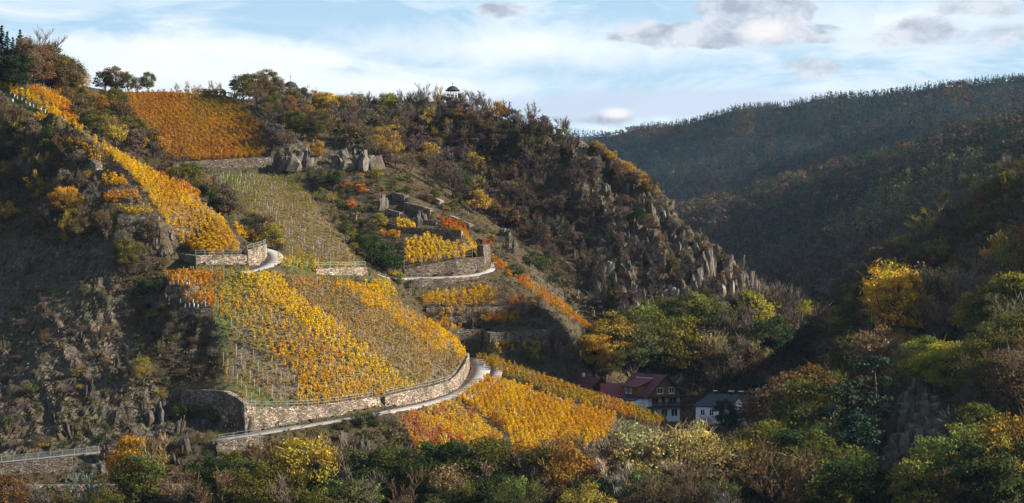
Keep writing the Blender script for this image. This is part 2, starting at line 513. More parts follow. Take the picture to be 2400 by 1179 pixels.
hidden += [W(x, y, -35.5) for x in (22, 29, 36, 43) for y in (424, 432, 440, 448)] + [W(x, y, -36) for x in (38, 46) for y in (456, 464)]
hidden += [W(18, 476, -21), W(27, 474, -25)] + [W(x, y, -35) for x in (14, 19, 24) for y in (428, 434, 440, 446)]
hidden += [W(x, 640, 40) for x in range(-200, -10, 20)] + [W(x, 720, 30) for x in range(-300, 20, 30)] + [W(x, 600, 52) for x in range(-160, -20, 15)]
hidden += [W(x, 620, 60) for x in (-300, -240, -180)] + [W(x, 560, 66) for x in (-260, -220, -180)] + [W(x, 460, 50) for x in (-300, -240)]
hidden += [W(10, 600, 25), W(30, 590, 0), W(40, 640, -30), W(20, 660, -15), W(-10, 700, 5), W(10, 570, 38)]
hidden += [W(x, 900, -20) for x in range(-600, 40, 60)] + [W(x, 1100, 10) for x in range(-900, 0, 100)] + [W(x, 1400, 40) for x in range(-1200, 0, 120)]
hidden += [W(x, 1420, -10) for x in range(60, 200, 40)] + [W(x, 1250, 40) for x in range(320, 700, 60)]
hidden += [W(x, 2450, 60) for x in range(-2000, 2500, 250)] + [W(x, 4200, 100) for x in range(-3000, 3500, 400)] + [W(x, 3000, 120) for x in range(-3000, 3500, 400)]
hidden += [W(-400, y, 60) for y in range(350, 700, 50)] + [W(-700, y, 60) for y in range(0, 900, 90)] + [W(-350, y, -30) for y in range(100, 320, 40)]
hidden += [W(-1600, y, 60) for y in range(-60, 2000, 300)] + [W(-2800, y, 80) for y in range(-60, 4200, 500)]
for y in list(range(180, 380, 20)) + list(range(380, 450, 6)) + list(range(460, 660, 20)):                      # unseen crest of the right hill, heights shaped to shade terraces and houses
    top_ = float(np.interp(y, [386, 402, 406, 412, 418, 426, 440], [60, 140, 150, 141, 149, 144, 70]))
    hidden += [W(225, y, 46 + 0.25 * (top_ - 46)), W(300, y, top_), W(380, y, top_ * 0.95), W(520, y, 90)]
    hidden += [W(160, y, 14)] if y < 380 else []
for y in range(-60, 180, 40): hidden += [W(330, y, 60), W(500, y, 90)]
for y in range(680, 900, 40): hidden += [W(300, y, 90), W(420, y, 110)]
for y in range(-60, 2200, 200): hidden += [W(900, y, 120), W(1600, y, 120), W(2800, y, 120)]
pts.append(np.array(hidden, float))
for hx0, hx1, hy in ((33, 52, 434), (14, 30, 442), (40, 60, 428)):          # house plots
    q = np.array([W(x, hy + d, -36.2) for x in np.arange(hx0, hx1, 3) for d in (-6, -2, 2, 6, 10)])
    hard.append(q)

P_all = np.concatenate(pts)
P_hard = np.concatenate(hard)
# thin coincident points
key = np.round(P_all[:, :2] / 0.25).astype(int)
_, ix = np.unique(key, axis=0, return_index=True)
P_all = P_all[np.sort(ix)]
res = delaunay_2d_cdt([Vector((p[0], p[1])) for p in P_all], [], [], 0, 1e-6)
tv = np.array([[v.x, v.y] for v in res[0]])
tz = np.array([P_all[o[0], 2] for o in res[3]])
tri = np.array([f for f in res[2]])

def axis(core, lo, hi, grow, smax):
    a = list(core)
    s = 1.0
    while a[0] > lo:
        s = min(s * grow, smax); a.insert(0, a[0] - s)
    s = 1.2
    while a[-1] < hi:
        s = min(s * grow, smax); a.append(a[-1] + s)
    return np.array(a)
gx = axis(np.concatenate([np.arange(-150, -116, 1.0), np.arange(-116, -56, 0.5), np.arange(-56, 12, 1.0), np.arange(12, 74, 0.6), np.arange(74, 150.01, 1.0)]), -2700, 2700, 1.09, 60)
gy = axis(np.concatenate([np.arange(326, 348, 1.0), np.arange(348, 425, 0.6), np.arange(425, 480, 1.0), np.arange(480, 545, 0.7), np.arange(545, 560, 1.0), np.arange(560, 672, 1.6)]), -50, 4100, 1.07, 45)
GX, GY = np.meshgrid(gx, gy)
GZ = np.full(GX.shape, np.nan)
for a, b, c in tri:
    A, B, C = tv[a], tv[b], tv[c]
    x0, x1 = np.searchsorted(gx, (min(A[0], B[0], C[0]) - 1e-6, max(A[0], B[0], C[0]) + 1e-6))
    y0, y1 = np.searchsorted(gy, (min(A[1], B[1], C[1]) - 1e-6, max(A[1], B[1], C[1]) + 1e-6))
    if x1 <= x0 or y1 <= y0: continue
    det = (B[1] - C[1]) * (A[0] - C[0]) + (C[0] - B[0]) * (A[1] - C[1])
    if abs(det) < 1e-12: continue
    xs, ys = GX[y0:y1, x0:x1], GY[y0:y1, x0:x1]
    l1 = ((B[1] - C[1]) * (xs - C[0]) + (C[0] - B[0]) * (ys - C[1])) / det
    l2 = ((C[1] - A[1]) * (xs - C[0]) + (A[0] - C[0]) * (ys - C[1])) / det
    l3 = 1 - l1 - l2
    m = (l1 >= -1e-6) & (l2 >= -1e-6) & (l3 >= -1e-6)
    z = l1 * tz[a] + l2 * tz[b] + l3 * tz[c]
    sub = GZ[y0:y1, x0:x1]
    sub[m] = z[m]
GZ[np.isnan(GZ)] = 60.0

# mask of what must stay sharp
hardmask = np.zeros(GX.shape)
roadmask = np.zeros(GX.shape, bool)
for k_, c_ in ROAD_LINES.items():
    for p in c_:
        i0, i1 = np.searchsorted(gy, (p[1] - 3, p[1] + 3)); j0, j1 = np.searchsorted(gx, (p[0] - 3, p[0] + 3))
        roadmask[i0:i1, j0:j1] |= np.hypot(GX[i0:i1, j0:j1] - p[0], GY[i0:i1, j0:j1] - p[1]) < ROADS[k_][0] / 2 + 0.1
for p in P_hard:
    i0, i1 = np.searchsorted(gy, (p[1] - 4, p[1] + 4)); j0, j1 = np.searchsorted(gx, (p[0] - 4, p[0] + 4))
    if i1 > i0 and j1 > j0:
        d = np.hypot(GX[i0:i1, j0:j1] - p[0], GY[i0:i1, j0:j1] - p[1])
        hardmask[i0:i1, j0:j1] = np.maximum(hardmask[i0:i1, j0:j1], np.clip(1.5 - d / 2.6, 0, 1))
def blur(Z):
    Z = Z.copy()
    Z[1:-1] = 0.25 * Z[:-2] + 0.5 * Z[1:-1] + 0.25 * Z[2:]
    Z[:, 1:-1] = 0.25 * Z[:, :-2] + 0.5 * Z[:, 1:-1] + 0.25 * Z[:, 2:]
    return Z
near = np.clip((700 - GY) / 60, 0, 1) * (GY > 300)
for it in range(14):
    B = blur(GZ)
    GZ = GZ + (B - GZ) * (1 - hardmask) * (0.25 + 0.75 * near)

# ---- zones, by where the surface shows in the picture (only what the ground is made of: field soil, turf, rock, leaf litter)
def inpoly(px, py, poly):
    poly = np.asarray(poly, float)
    r = np.zeros(px.shape, bool)
    x0, y0 = poly[-1]
    for x1, y1 in poly:
        c = ((y1 > py) != (y0 > py))
        with np.errstate(divide="ignore", invalid="ignore"):
            r ^= c & (px < (x0 - x1) * (py - y1) / (y0 - y1 + 1e-12) + x1)
        x0, y0 = x1, y1
    return r

FIELD_POLYS = {
    "orange": [(262, 214), (520, 211), (560, 235), (600, 280), (628, 330), (622, 358), (520, 369), (400, 369), (345, 310), (300, 262)],
    "grey": [(465, 411), (640, 407), (700, 411), (722, 450), (765, 520), (840, 612), (740, 616), (690, 604), (600, 512), (540, 462)],
    "spur": [(0, 178), (60, 212), (130, 257), (250, 343), (330, 386), (420, 440), (520, 512), (570, 588), (500, 594), (420, 572), (400, 532), (330, 432), (270, 372), (200, 312), (90, 247), (0, 200)],
    "lower": [(386, 640), (470, 634), (600, 638), (720, 650), (830, 662), (900, 690), (960, 730), (1050, 780), (1092, 815), (1090, 835), (1052, 888), (900, 928), (720, 952), (582, 952), (520, 880), (538, 780), (505, 720), (430, 690)],
    "plaza": [(950, 566), (1000, 548), (1050, 570), (1125, 572), (1130, 592), (1040, 602), (950, 614)],
    "front": [(925, 972), (1060, 936), (1140, 884), (1250, 914), (1350, 944), (1440, 970), (1450, 1000), (1420, 1050), (1290, 1070), (1170, 1060), (980, 1068)],
    "strip": [(1104, 822), (1200, 855), (1300, 893), (1400, 927), (1480, 953), (1560, 985), (1540, 996), (1460, 972), (1380, 945), (1280, 915), (1200, 884), (1130, 848)],
    "ribstrip": [(1152, 600), (1210, 634), (1300, 698), (1440, 796), (1446, 806), (1400, 786), (1290, 712), (1200, 652), (1158, 622)],
    "under": [(985, 690), (1150, 672), (1165, 712), (1000, 714)],
}
PP = proj(np.stack([GX, np.maximum(GY, 5), GZ], -1))
PXg, PYg = PP[..., 0], PP[..., 1]
vis = (GY > 320) & (GY < 700)
field = np.zeros(GX.shape)
for poly in FIELD_POLYS.values():
    field = np.maximum(field, (inpoly(PXg, PYg, poly) & vis).astype(float))
for _ in range(2): field = blur(field)
cliff_polys = [
    [(-300, 560), (60, 560), (230, 600), (290, 690), (320, 780), (350, 880), (400, 960), (380, 1070), (0, 1075), (-300, 1080)],
    [(1330, 345), (1400, 350), (1560, 460), (1690, 590), (1830, 740), (1600, 760), (1450, 800), (1380, 700), (1400, 560), (1330, 460)],
    [(400, 900), (575, 990), (540, 1060), (400, 1090)],
    [(660, 330), (880, 320), (890, 400), (660, 405)],
]
rock = np.zeros(GX.shape)
for poly in cliff_polys:
    rock = np.maximum(rock, (inpoly(PXg, PYg, poly) & vis).astype(float))
for _ in range(5): rock = blur(rock)
dzx = np.gradient(GZ, gx, axis=1); dzy = np.gradient(GZ, gy, axis=0)
steep = np.clip((np.hypot(dzx, dzy) - 0.75) / 0.6, 0, 1) * vis
rock = np.clip(rock + 0.5 * steep, 0, 1) * (1 - field)

# relief: turf and litter gently uneven, rock broken into ribs that run down the fall line
PG = np.stack([GX, GY, GZ], -1)
amp = (1 - hardmask) * (1 - 0.85 * field) * vis
nz = fbm(PG / 9.0, 4, 11) * 1.0 + fbm(PG / 3.0, 3, 21) * 0.25
far_n = fbm(PG / np.array([140.0, 140.0, 140.0]), 4, 5) * 14 * np.clip((GY - 760) / 200, 0, 1) * np.clip((2600 - GY) / 400, 0, 1)
GZ2 = GZ + nz * amp * 0.8 + far_n * (GY < 2800)
nrm = np.stack([-dzx, -dzy, np.ones_like(GZ)], -1)
nrm /= np.linalg.norm(nrm, axis=-1)[..., None]
rib = fbm(np.stack([GX / 5.5 + GY / 11, GY / 11 - GX / 24, GZ / 30], -1), 3, 31, True) + 0.8 * fbm(np.stack([GX / 2.4 + GY / 5, GY / 5 - GX / 11, GZ / 15], -1), 2, 37, True)
blk = fbm(PG / np.array([3.2, 3.2, 4.0]), 3, 41)
blk = np.round(blk * 3) / 3 * 0.6 + blk * 0.4
fine = fbm(np.stack([GX / 1.3 + GY / 3.0, GY / 2.6 - GX / 6, GZ / 3.4], -1), 3, 51)
fine = np.round(fine * 4) / 4 * 0.7 + fine * 0.3
streak = fbm(np.stack([GX / 1.1 + GY / 2.4, GY / 5.0 - GX / 6, GZ / 11.0], -1), 2, 57, True)
crag = inpoly(PXg, PYg, cliff_polys[1]).astype(float)
for _ in range(4): crag = blur(crag)
disp = (rib * (0.7 + 1.6 * crag) + blk * (0.35 + 1.6 * crag) + fine * (0.28 + 0.45 * crag) + streak * (0.6 + 0.2 * crag) - 0.4) * rock * (1 - hardmask)
PV = np.stack([GX, GY, GZ2], -1) + nrm * disp[..., None]
ny, nx = GX.shape
idx = np.arange(ny * nx).reshape(ny, nx)
quads = np.stack([idx[:-1, :-1], idx[:-1, 1:], idx[1:, 1:], idx[1:, :-1]], -1).reshape(-1, 4)
ter_v = PV.reshape(-1, 3)
turf_polys = [([(500, 640), (600, 640), (540, 800), (520, 880), (500, 720)], 0.9), ([(640, 590), (700, 604), (860, 630), (860, 640), (700, 640), (650, 620)], 1.0), ([(1130, 830), (1190, 862), (1180, 890), (1135, 900)], 1.0),
              ([(0, 195), (100, 240), (110, 280), (0, 230)], 1.0), ([(480, 405), (560, 405), (560, 430), (520, 440)], 0.7), ([(520, 870), (640, 930), (800, 940), (800, 952), (560, 960)], 0.8), ([(400, 585), (470, 595), (470, 610), (400, 600)], .8), ([(380, 625), (600, 632), (600, 650), (380, 650)], .7)]
turf = np.zeros(GX.shape)
for poly, w in turf_polys:
    turf = np.maximum(turf, w * (inpoly(PXg, PYg, poly) & vis))
for _ in range(3): turf = blur(turf)
zone = np.stack([rock, field, turf], -1).reshape(-1, 3)
ter_q = quads
BV = BVHTree.FromPolygons([tuple(v) for v in ter_v.tolist()], ter_q.tolist())
EYE = Vector((0, 0, ZC))
def hit(px, py, maxd=6000.0, fallback=True):
    d = Vector(((px - CX) / F, 1.0, (HOR - py) / F)).normalized()
    h = BV.ray_cast(EYE, d, maxd)
    for k in range(24):                    # just above a skyline: the ground right below it
        if h[0] is not None: break
        d = Vector(((px - CX) / F, 1.0, (HOR - py - 2 - 2 * k) / F)).normalized()
        h = BV.ray_cast(EYE, d, maxd)
    return h[0]
def drop(x, y):
    h = BV.ray_cast(Vector((x, y, 600)), Vector((0, 0, -1)))
    return h[0].z if h[0] is not None else 0.0
# ------------------------------------------------------------------ materials
def new_mat(name):
    m = bpy.data.materials.new(name)
    m.use_nodes = True
    m.node_tree.nodes.clear()
    return m, m.node_tree

def tex_noise(t, vec, scale, detail=5, rough=0.55, dist=0.0):
    n = N(t, "ShaderNodeTexNoise")
    n.inputs["Scale"].default_value = scale
    n.inputs["Detail"].default_value = detail
    n.inputs["Roughness"].default_value = rough
    n.inputs["Distortion"].default_value = dist
    t.links.new(vec, n.inputs["Vector"])
    return n.outputs["Fac"]

def c4(r, g, b): return (r, g, b, 1.0)

def finish(t, colr, rough=0.9, bump=None, bstr=0.5, bdist=0.1, spec=0.2):
    out = N(t, "ShaderNodeOutputMaterial")
    p = N(t, "ShaderNodeBsdfPrincipled")
    p.inputs["Roughness"].default_value = rough
    p.inputs["Specular IOR Level"].default_value = spec
    if isinstance(colr, tuple): p.inputs["Base Color"].default_value = colr
    else: t.links.new(colr, p.inputs["Base Color"])
    if bump is not None:
        b = N(t, "ShaderNodeBump")
        b.inputs["Strength"].default_value = bstr
        b.inputs["Distance"].default_value = bdist
        t.links.new(bump, b.inputs["Height"])
        t.links.new(b.outputs[0], p.inputs["Normal"])
    t.links.new(p.outputs[0], out.inputs[0])

def mat_plain(name, c, rough=0.7, var=0.18, scale=3.0, spec=0.3, bstr=0.15):
    m, t = new_mat(name)
    tc = N(t, "ShaderNodeTexCoord")
    n = tex_noise(t, tc.outputs["Object"], scale, 6, 0.65)
    lo = tuple(v * (1 - var) for v in c); hi = tuple(min(1, v * (1 + var)) for v in c)
    finish(t, ramp(t, n, [(0.3, c4(*lo)), (0.7, c4(*hi))]), rough, n, bstr, 0.03, spec)
    return m

def mat_terrain():
    m, t = new_mat("hillside_ground")
    geo = N(t, "ShaderNodeNewGeometry")
    pos = geo.outputs["Position"]
    at_ = N(t, "ShaderNodeAttribute", attribute_name="zone")
    sep = N(t, "ShaderNodeSeparateColor")
    t.links.new(at_.outputs["Color"], sep.inputs[0])
    rk, fl, tf = sep.outputs
    n1 = tex_noise(t, pos, 0.12, 4, 0.65)
    n2 = tex_noise(t, pos, 1.1, 4, 0.7)
    n3 = tex_noise(t, pos, 5.0, 2, 0.7)
    litter = ramp(t, n2, [(0.3, c4(0.030, 0.022, 0.013)), (0.5, c4(0.070, 0.048, 0.026)), (0.7, c4(0.12, 0.085, 0.045))])
    green = ramp(t, n2, [(0.3, c4(0.040, 0.042, 0.014)), (0.7, c4(0.10, 0.10, 0.036))])
    base = mix_col(t, ramp(t, n1, [(0.50, g4(0)), (0.68, g4(.8))]), litter, green)
    soil = ramp(t, n2, [(0.3, c4(0.075, 0.055, 0.036)), (0.7, c4(0.21, 0.165, 0.115))])
    soil = mix_col(t, ramp(t, n1, [(0.5, g4(0)), (0.62, g4(0.6))]), soil, c4(0.085, 0.095, 0.03))
    c = mix_col(t, fl, base, soil)
    grass = ramp(t, n3, [(0.3, c4(0.045, 0.062, 0.016)), (0.7, c4(0.12, 0.14, 0.042))])
    c = mix_col(t, math_node(t, "MULTIPLY", tf, 0.9), c, grass)
    # rock: slate, streaked down the dip, lichen pale and iron brown
    mp = N(t, "ShaderNodeMapping")
    mp.inputs["Rotation"].default_value = (0.0, R(16), R(20))
    mp.inputs["Scale"].default_value = (1.0, 1.0, 0.22)
    t.links.new(pos, mp.inputs[0])
    s1 = tex_noise(t, mp.outputs[0], 1.3, 4, 0.72, 0.6)
    s2 = tex_noise(t, mp.outputs[0], 0.35, 3, 0.6, 0.3)
    stone = ramp(t, s1, [(0.30, c4(0.024, 0.020, 0.016)), (0.50, c4(0.085, 0.068, 0.050)), (0.68, c4(0.22, 0.185, 0.145))])
    stone = mix_col(t, ramp(t, s2, [(0.45, g4(0)), (0.65, g4(0.75))]), stone, c4(0.095, 0.060, 0.034), "MIX")
    moss = ramp(t, math_node(t, "MULTIPLY", n2, n1), [(0.22, g4(0)), (0.34, g4(0.8))])
    stone = mix_col(t, moss, stone, c4(0.05, 0.05, 0.022))
    rf = ramp(t, math_node(t, "ADD", rk, math_node(t, "MULTIPLY_ADD", n2, 0.8, -0.4)), [(0.35, g4(0)), (0.6, g4(1))])
    c = mix_col(t, rf, c, stone)
    h = math_node(t, "ADD", math_node(t, "MULTIPLY", s1, 1.0), math_node(t, "MULTIPLY", n3, 0.4))
    finish(t, c, 0.95, h, 1.0, 0.5, 0.1)
    return m

def mat_stonewall(name, dark=1.0, scale=2.2, warm=0.0):
    """coursed rubble: flat stones, recessed joints, each stone its own shade"""
    m, t = new_mat(name)
    geo = N(t, "ShaderNodeNewGeometry")
    mp = N(t, "ShaderNodeMapping")
    mp.inputs["Scale"].default_value = (1.0, 1.0, 2.3)
    t.links.new(geo.outputs["Position"], mp.inputs[0])
    nz = N(t, "ShaderNodeTexNoise"); nz.inputs["Scale"].default_value = 1.5
    t.links.new(mp.outputs[0], nz.inputs["Vector"])
    off = N(t, "ShaderNodeVectorMath", operation="MULTIPLY_ADD")
    t.links.new(nz.outputs["Color"], off.inputs[0]); off.inputs[1].default_value = (0.4, 0.4, 0.4)
    t.links.new(mp.outputs[0], off.inputs[2])
    v1 = N(t, "ShaderNodeTexVoronoi"); v1.inputs["Scale"].default_value = scale
    v2 = N(t, "ShaderNodeTexVoronoi", feature="DISTANCE_TO_EDGE"); v2.inputs["Scale"].default_value = scale
    t.links.new(off.outputs[0], v1.inputs["Vector"]); t.links.new(off.outputs[0], v2.inputs["Vector"])
    sp = N(t, "ShaderNodeSeparateColor"); t.links.new(v1.outputs["Color"], sp.inputs[0])
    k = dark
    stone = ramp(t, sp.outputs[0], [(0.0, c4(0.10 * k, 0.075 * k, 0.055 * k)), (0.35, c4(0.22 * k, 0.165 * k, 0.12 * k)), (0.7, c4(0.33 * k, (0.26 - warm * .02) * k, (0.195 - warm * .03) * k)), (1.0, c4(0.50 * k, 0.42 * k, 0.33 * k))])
    grime = tex_noise(t, geo.outputs["Position"], 0.35, 6, 0.6)
    stone = mix_col(t, ramp(t, grime, [(0.35, g4(0.65)), (0.6, g4(0))]), stone, c4(0.085, 0.07, 0.048))
    joint = ramp(t, v2.outputs["Distance"], [(0.0, g4(1)), (0.09, g4(0))])
    c = mix_col(t, joint, stone, c4(0.05 * k, 0.042 * k, 0.032 * k))
    h = ramp(t, v2.outputs["Distance"], [(0.0, g4(0)), (0.16, g4(1))])
    hh = math_node(t, "ADD", h, math_node(t, "MULTIPLY", sp.outputs[1], 0.9))
    finish(t, c, 0.92, hh, 1.0, 0.16, 0.15)
    return m

def mat_leaf(name, trans=0.35, rough_var=0.25):
    m, t = new_mat(name)
    a = N(t, "ShaderNodeAttribute", attribute_name="tint")
    oi = N(t, "ShaderNodeObjectInfo")
    c = mix_col(t, 1.0, a.outputs["Color"], oi.outputs["Color"], "MULTIPLY")
    d = N(t, "ShaderNodeBsdfDiffuse"); t.links.new(c, d.inputs[0])
    tr = N(t, "ShaderNodeBsdfTranslucent"); t.links.new(c, tr.inputs[0])
    mx = N(t, "ShaderNodeMixShader"); mx.inputs[0].default_value = trans
    t.links.new(d.outputs[0], mx.inputs[1]); t.links.new(tr.outputs[0], mx.inputs[2])
    out = N(t, "ShaderNodeOutputMaterial"); t.links.new(mx.outputs[0], out.inputs[0])
    return m

def mat_rock(name="slate_rock", k=1.0):
    m, t = new_mat(name)
    tc = N(t, "ShaderNodeTexCoord")
    oi = N(t, "ShaderNodeObjectInfo")
    mp = N(t, "ShaderNodeMapping"); mp.inputs["Scale"].default_value = (1, 1, 0.22); mp.inputs["Rotation"].default_value = (0, R(12), 0)
    t.links.new(tc.outputs["Object"], mp.inputs[0])
    s1 = tex_noise(t, mp.outputs[0], 1.6, 8, 0.72, 0.5)
    s2 = tex_noise(t, tc.outputs["Object"], 0.5, 5, 0.6)
    c = ramp(t, s1, [(0.28, c4(0.04 * k, 0.033 * k, 0.027 * k)), (0.5, c4(0.16 * k, 0.135 * k, 0.108 * k)), (0.72, c4(0.40 * k, 0.365 * k, 0.31 * k))])
    c = mix_col(t, ramp(t, s2, [(0.5, g4(0)), (0.68, g4(0.7))]), c, c4(0.085, 0.07, 0.04))
    c = mix_col(t, 1.0, c, oi.outputs["Color"], "MULTIPLY")
    finish(t, c, 0.9, s1, 1.0, 0.35, 0.2)
    return m

def mat_road():
    m, t = new_mat("concrete_lane")
    geo = N(t, "ShaderNodeNewGeometry")
    n = tex_noise(t, geo.outputs["Position"], 0.8, 7, 0.65)
    c = ramp(t, n, [(0.3, c4(0.20, 0.18, 0.155)), (0.7, c4(0.36, 0.325, 0.285))])
    finish(t, c, 0.9, n, 0.3, 0.05, 0.2)
    return m

M = {
    "terrain": mat_terrain(),
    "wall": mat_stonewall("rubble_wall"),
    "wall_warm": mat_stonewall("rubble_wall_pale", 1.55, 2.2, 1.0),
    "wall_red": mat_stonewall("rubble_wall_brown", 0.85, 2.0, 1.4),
    "leaf": mat_leaf("leaves"),
    "needle": mat_leaf("needles", 0.12),
    "twig": mat_leaf("twigs", 0.0),
    "bark": mat_plain("bark", (0.075, 0.055, 0.042), 0.95, 0.5, 4.0, 0.1, 0.6),
    "rock": mat_rock(),
    "road": mat_road(),
    "steel": mat_plain("galvanised_steel", (0.25, 0.25, 0.245), 0.6, 0.25, 3, 0.4),
    "stake": mat_plain("weathered_stake", (0.36, 0.33, 0.28), 0.8, 0.2, 3, 0.2),
    "tube": mat_plain("white_plastic", (0.75, 0.73, 0.70), 0.6, 0.08, 3, 0.3),
}
ter_me = mesh_np("hillside", ter_v, ter_q, [M["terrain"]], attr={"zone": zone})
rf_ = rock.reshape(-1)[ter_q].mean(1)
ter_me.polygons.foreach_set("use_smooth", rf_ < 0.35)
ter = link("hillside", ter_me)
tag(ter, kind="structure")
# ------------------------------------------------------------------ roads
def ribbon(P, w, lift, thick=0.5):
    L, Rr = polyoff(P, 0), polyoff(P, 0)
    wv = np.broadcast_to(np.asarray(w, float), (len(P),))[:, None]
    L[:, :2] += (polyoff(P, 0.5) - P)[:, :2] * wv; Rr[:, :2] += (polyoff(P, -0.5) - P)[:, :2] * wv
    n = len(P)
    v = np.concatenate([L + (0, 0, lift), Rr + (0, 0, lift), L + (0, 0, lift - thick), Rr + (0, 0, lift - thick)])
    q = []
    for i in range(n - 1):
        q += [(n + i, n + i + 1, i + 1, i), (i, i + 1, 2 * n + i + 1, 2 * n + i), (3 * n + i, 3 * n + i + 1, n + i + 1, n + i)]
    return v, np.array(q)
for k, nm in (("lower", "lane"), ("hairpin", "lane"), ("terrace", "lane")):
    w, _ = ROADS[k]
    if k == 'lower': w = np.interp(proj(ROAD_LINES[k])[:, 0], [500, 620], [2.6, 4.2]) + 0.15 * fbm(ROAD_LINES[k] / 4.0, 2, 8)
    v, q = ribbon(ROAD_LINES[k], w, 0.14)
    tag(link(nm, mesh_np(nm, v, q, [M["road"]])), kind="structure")
# gravel verge on the outside of the bend
c = ROAD_LINES["lower"]
pj = proj(c)
sel = c[(pj[:, 0] > 1040) & (pj[:, 1] < 935)]
sel = polyoff(sel, -3.4)
M["gravel"] = mat_plain("gravel_verge", (0.20, 0.175, 0.145), 0.95, 0.45, 2.5, 0.1, 0.8)
v, q = ribbon(sel, 2.6, 0.10)
tag(link("verge", mesh_np("verge", v, q, [M["gravel"]])), kind="structure")
# orange leaf drift along the wall foot at the bend
kerb = polyoff(c[(pj[:, 0] > 905) & (pj[:, 1] < 962)], 1.75)

# ------------------------------------------------------------------ walls
def stone_wall(key, label, mat="wall", batter=0.12, cap=False, seed=0, extra=0.0):
    base, top = WALL_LINES[key]
    base = base.copy(); top = top.copy()
    H = np.maximum(top[:, 2] - base[:, 2], 0.4) + extra
    n = len(base)
    rows = max(3, int(H.max() / 0.7) + 1)
    th = 1.5
    V = []
    for r in range(rows + 1):
        f = r / rows
        q = polyoff(base, 0.0)
        off = polyoff(base, batter * f * H.max() * 0.6)
        q[:, :2] = off[:, :2]
        q[:, 2] = base[:, 2] - 0.9 + (H + 0.9) * f
        jit = fbm(q / np.array([0.9, 0.9, 0.6]), 2, seed + 3) * 0.14
        q = q + np.stack([np.zeros(n), jit, fbm(q / 0.8, 2, seed + 9) * 0.10 * (r == rows)], 1)
        V.append(q)
    backt = polyoff(base, batter * H.max() * 0.6 + th)
    backt[:, 2] = V[-1][:, 2] - 0.05
    backb = backt.copy(); backb[:, 2] = base[:, 2] - 0.9
    V += [backt, backb]
    nr = len(V)
    V = np.concatenate(V)
    q = []
    for r in range(nr - 1):
        for i in range(n - 1):
            q.append((r * n + i, r * n + i + 1, (r + 1) * n + i + 1, (r + 1) * n + i))
    e = []
    for i in (0, n - 1):
        for r in range(rows):
            tri_ = [r * n + i, (r + 1) * n + i, (nr - 2) * n + i, (nr - 1) * n + i]
            if r == 0: pass
        ring = [r * n + i for r in range(rows + 1)] + [(nr - 2) * n + i, (nr - 1) * n + i]
        e.append(ring if i == 0 else ring[::-1])
    me = bpy.data.meshes.new("stone_wall")
    me.from_pydata(V.tolist(), [], [tuple(f) for f in q] + [tuple(f) for f in e])
    me.materials.append(M[mat])
    me.update()
    o = link("stone_wall", me)
    tag(o, label, "wall", "dry stone retaining walls of the vineyard", "thing")
    if cap:
        cv, cq = ribbon(np.column_stack([polyoff(base, batter * H.max() * 0.6 + 0.3)[:, :2], V.reshape(nr, n, 3)[rows][:, 2]]), 0.75, 0.14, 0.2)
        ends = [(0, n, 3 * n, 2 * n), (n - 1, 3 * n - 1, 4 * n - 1, 2 * n - 1)]
        link("coping", mesh_np("coping", cv, np.concatenate([cq, np.array(ends)]), [M["wall_warm"]]), o)
    return o
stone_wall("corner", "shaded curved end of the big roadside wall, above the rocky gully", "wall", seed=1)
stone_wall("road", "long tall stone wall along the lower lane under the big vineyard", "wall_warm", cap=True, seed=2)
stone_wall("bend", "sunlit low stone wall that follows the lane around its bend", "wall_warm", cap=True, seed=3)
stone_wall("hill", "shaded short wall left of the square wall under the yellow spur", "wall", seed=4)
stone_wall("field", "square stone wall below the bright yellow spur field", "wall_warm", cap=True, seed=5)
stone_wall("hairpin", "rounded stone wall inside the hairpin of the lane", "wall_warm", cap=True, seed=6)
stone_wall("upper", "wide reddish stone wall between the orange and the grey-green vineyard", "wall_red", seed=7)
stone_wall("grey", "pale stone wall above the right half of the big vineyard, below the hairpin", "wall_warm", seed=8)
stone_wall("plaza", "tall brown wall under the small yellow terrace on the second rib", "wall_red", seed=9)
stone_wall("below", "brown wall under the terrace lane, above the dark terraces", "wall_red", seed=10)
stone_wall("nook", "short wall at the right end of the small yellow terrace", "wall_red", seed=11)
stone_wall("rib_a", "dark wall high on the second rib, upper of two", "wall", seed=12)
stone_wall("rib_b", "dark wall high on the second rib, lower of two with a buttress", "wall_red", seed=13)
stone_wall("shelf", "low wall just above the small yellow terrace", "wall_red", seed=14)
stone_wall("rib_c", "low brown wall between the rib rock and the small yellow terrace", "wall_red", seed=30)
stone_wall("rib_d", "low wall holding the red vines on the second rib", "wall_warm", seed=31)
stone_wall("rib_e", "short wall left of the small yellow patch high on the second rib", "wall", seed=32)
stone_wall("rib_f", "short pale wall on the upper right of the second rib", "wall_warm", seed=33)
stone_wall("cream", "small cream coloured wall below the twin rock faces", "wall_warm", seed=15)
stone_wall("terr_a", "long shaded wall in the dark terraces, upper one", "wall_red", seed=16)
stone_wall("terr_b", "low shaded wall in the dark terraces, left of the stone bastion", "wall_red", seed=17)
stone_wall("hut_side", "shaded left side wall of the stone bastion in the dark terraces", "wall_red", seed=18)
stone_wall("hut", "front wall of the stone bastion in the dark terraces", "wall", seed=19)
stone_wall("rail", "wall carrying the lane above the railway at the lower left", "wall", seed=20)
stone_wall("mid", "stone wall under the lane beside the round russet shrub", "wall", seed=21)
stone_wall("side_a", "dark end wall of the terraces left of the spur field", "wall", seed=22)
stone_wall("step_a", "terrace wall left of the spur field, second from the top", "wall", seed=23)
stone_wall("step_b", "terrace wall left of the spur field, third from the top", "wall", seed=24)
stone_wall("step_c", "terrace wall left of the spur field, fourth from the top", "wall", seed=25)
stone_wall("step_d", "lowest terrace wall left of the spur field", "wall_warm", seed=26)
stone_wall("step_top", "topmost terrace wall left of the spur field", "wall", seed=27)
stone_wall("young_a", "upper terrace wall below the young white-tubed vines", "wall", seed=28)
stone_wall("young_b", "lower terrace wall below the young white-tubed vines", "wall", seed=29)

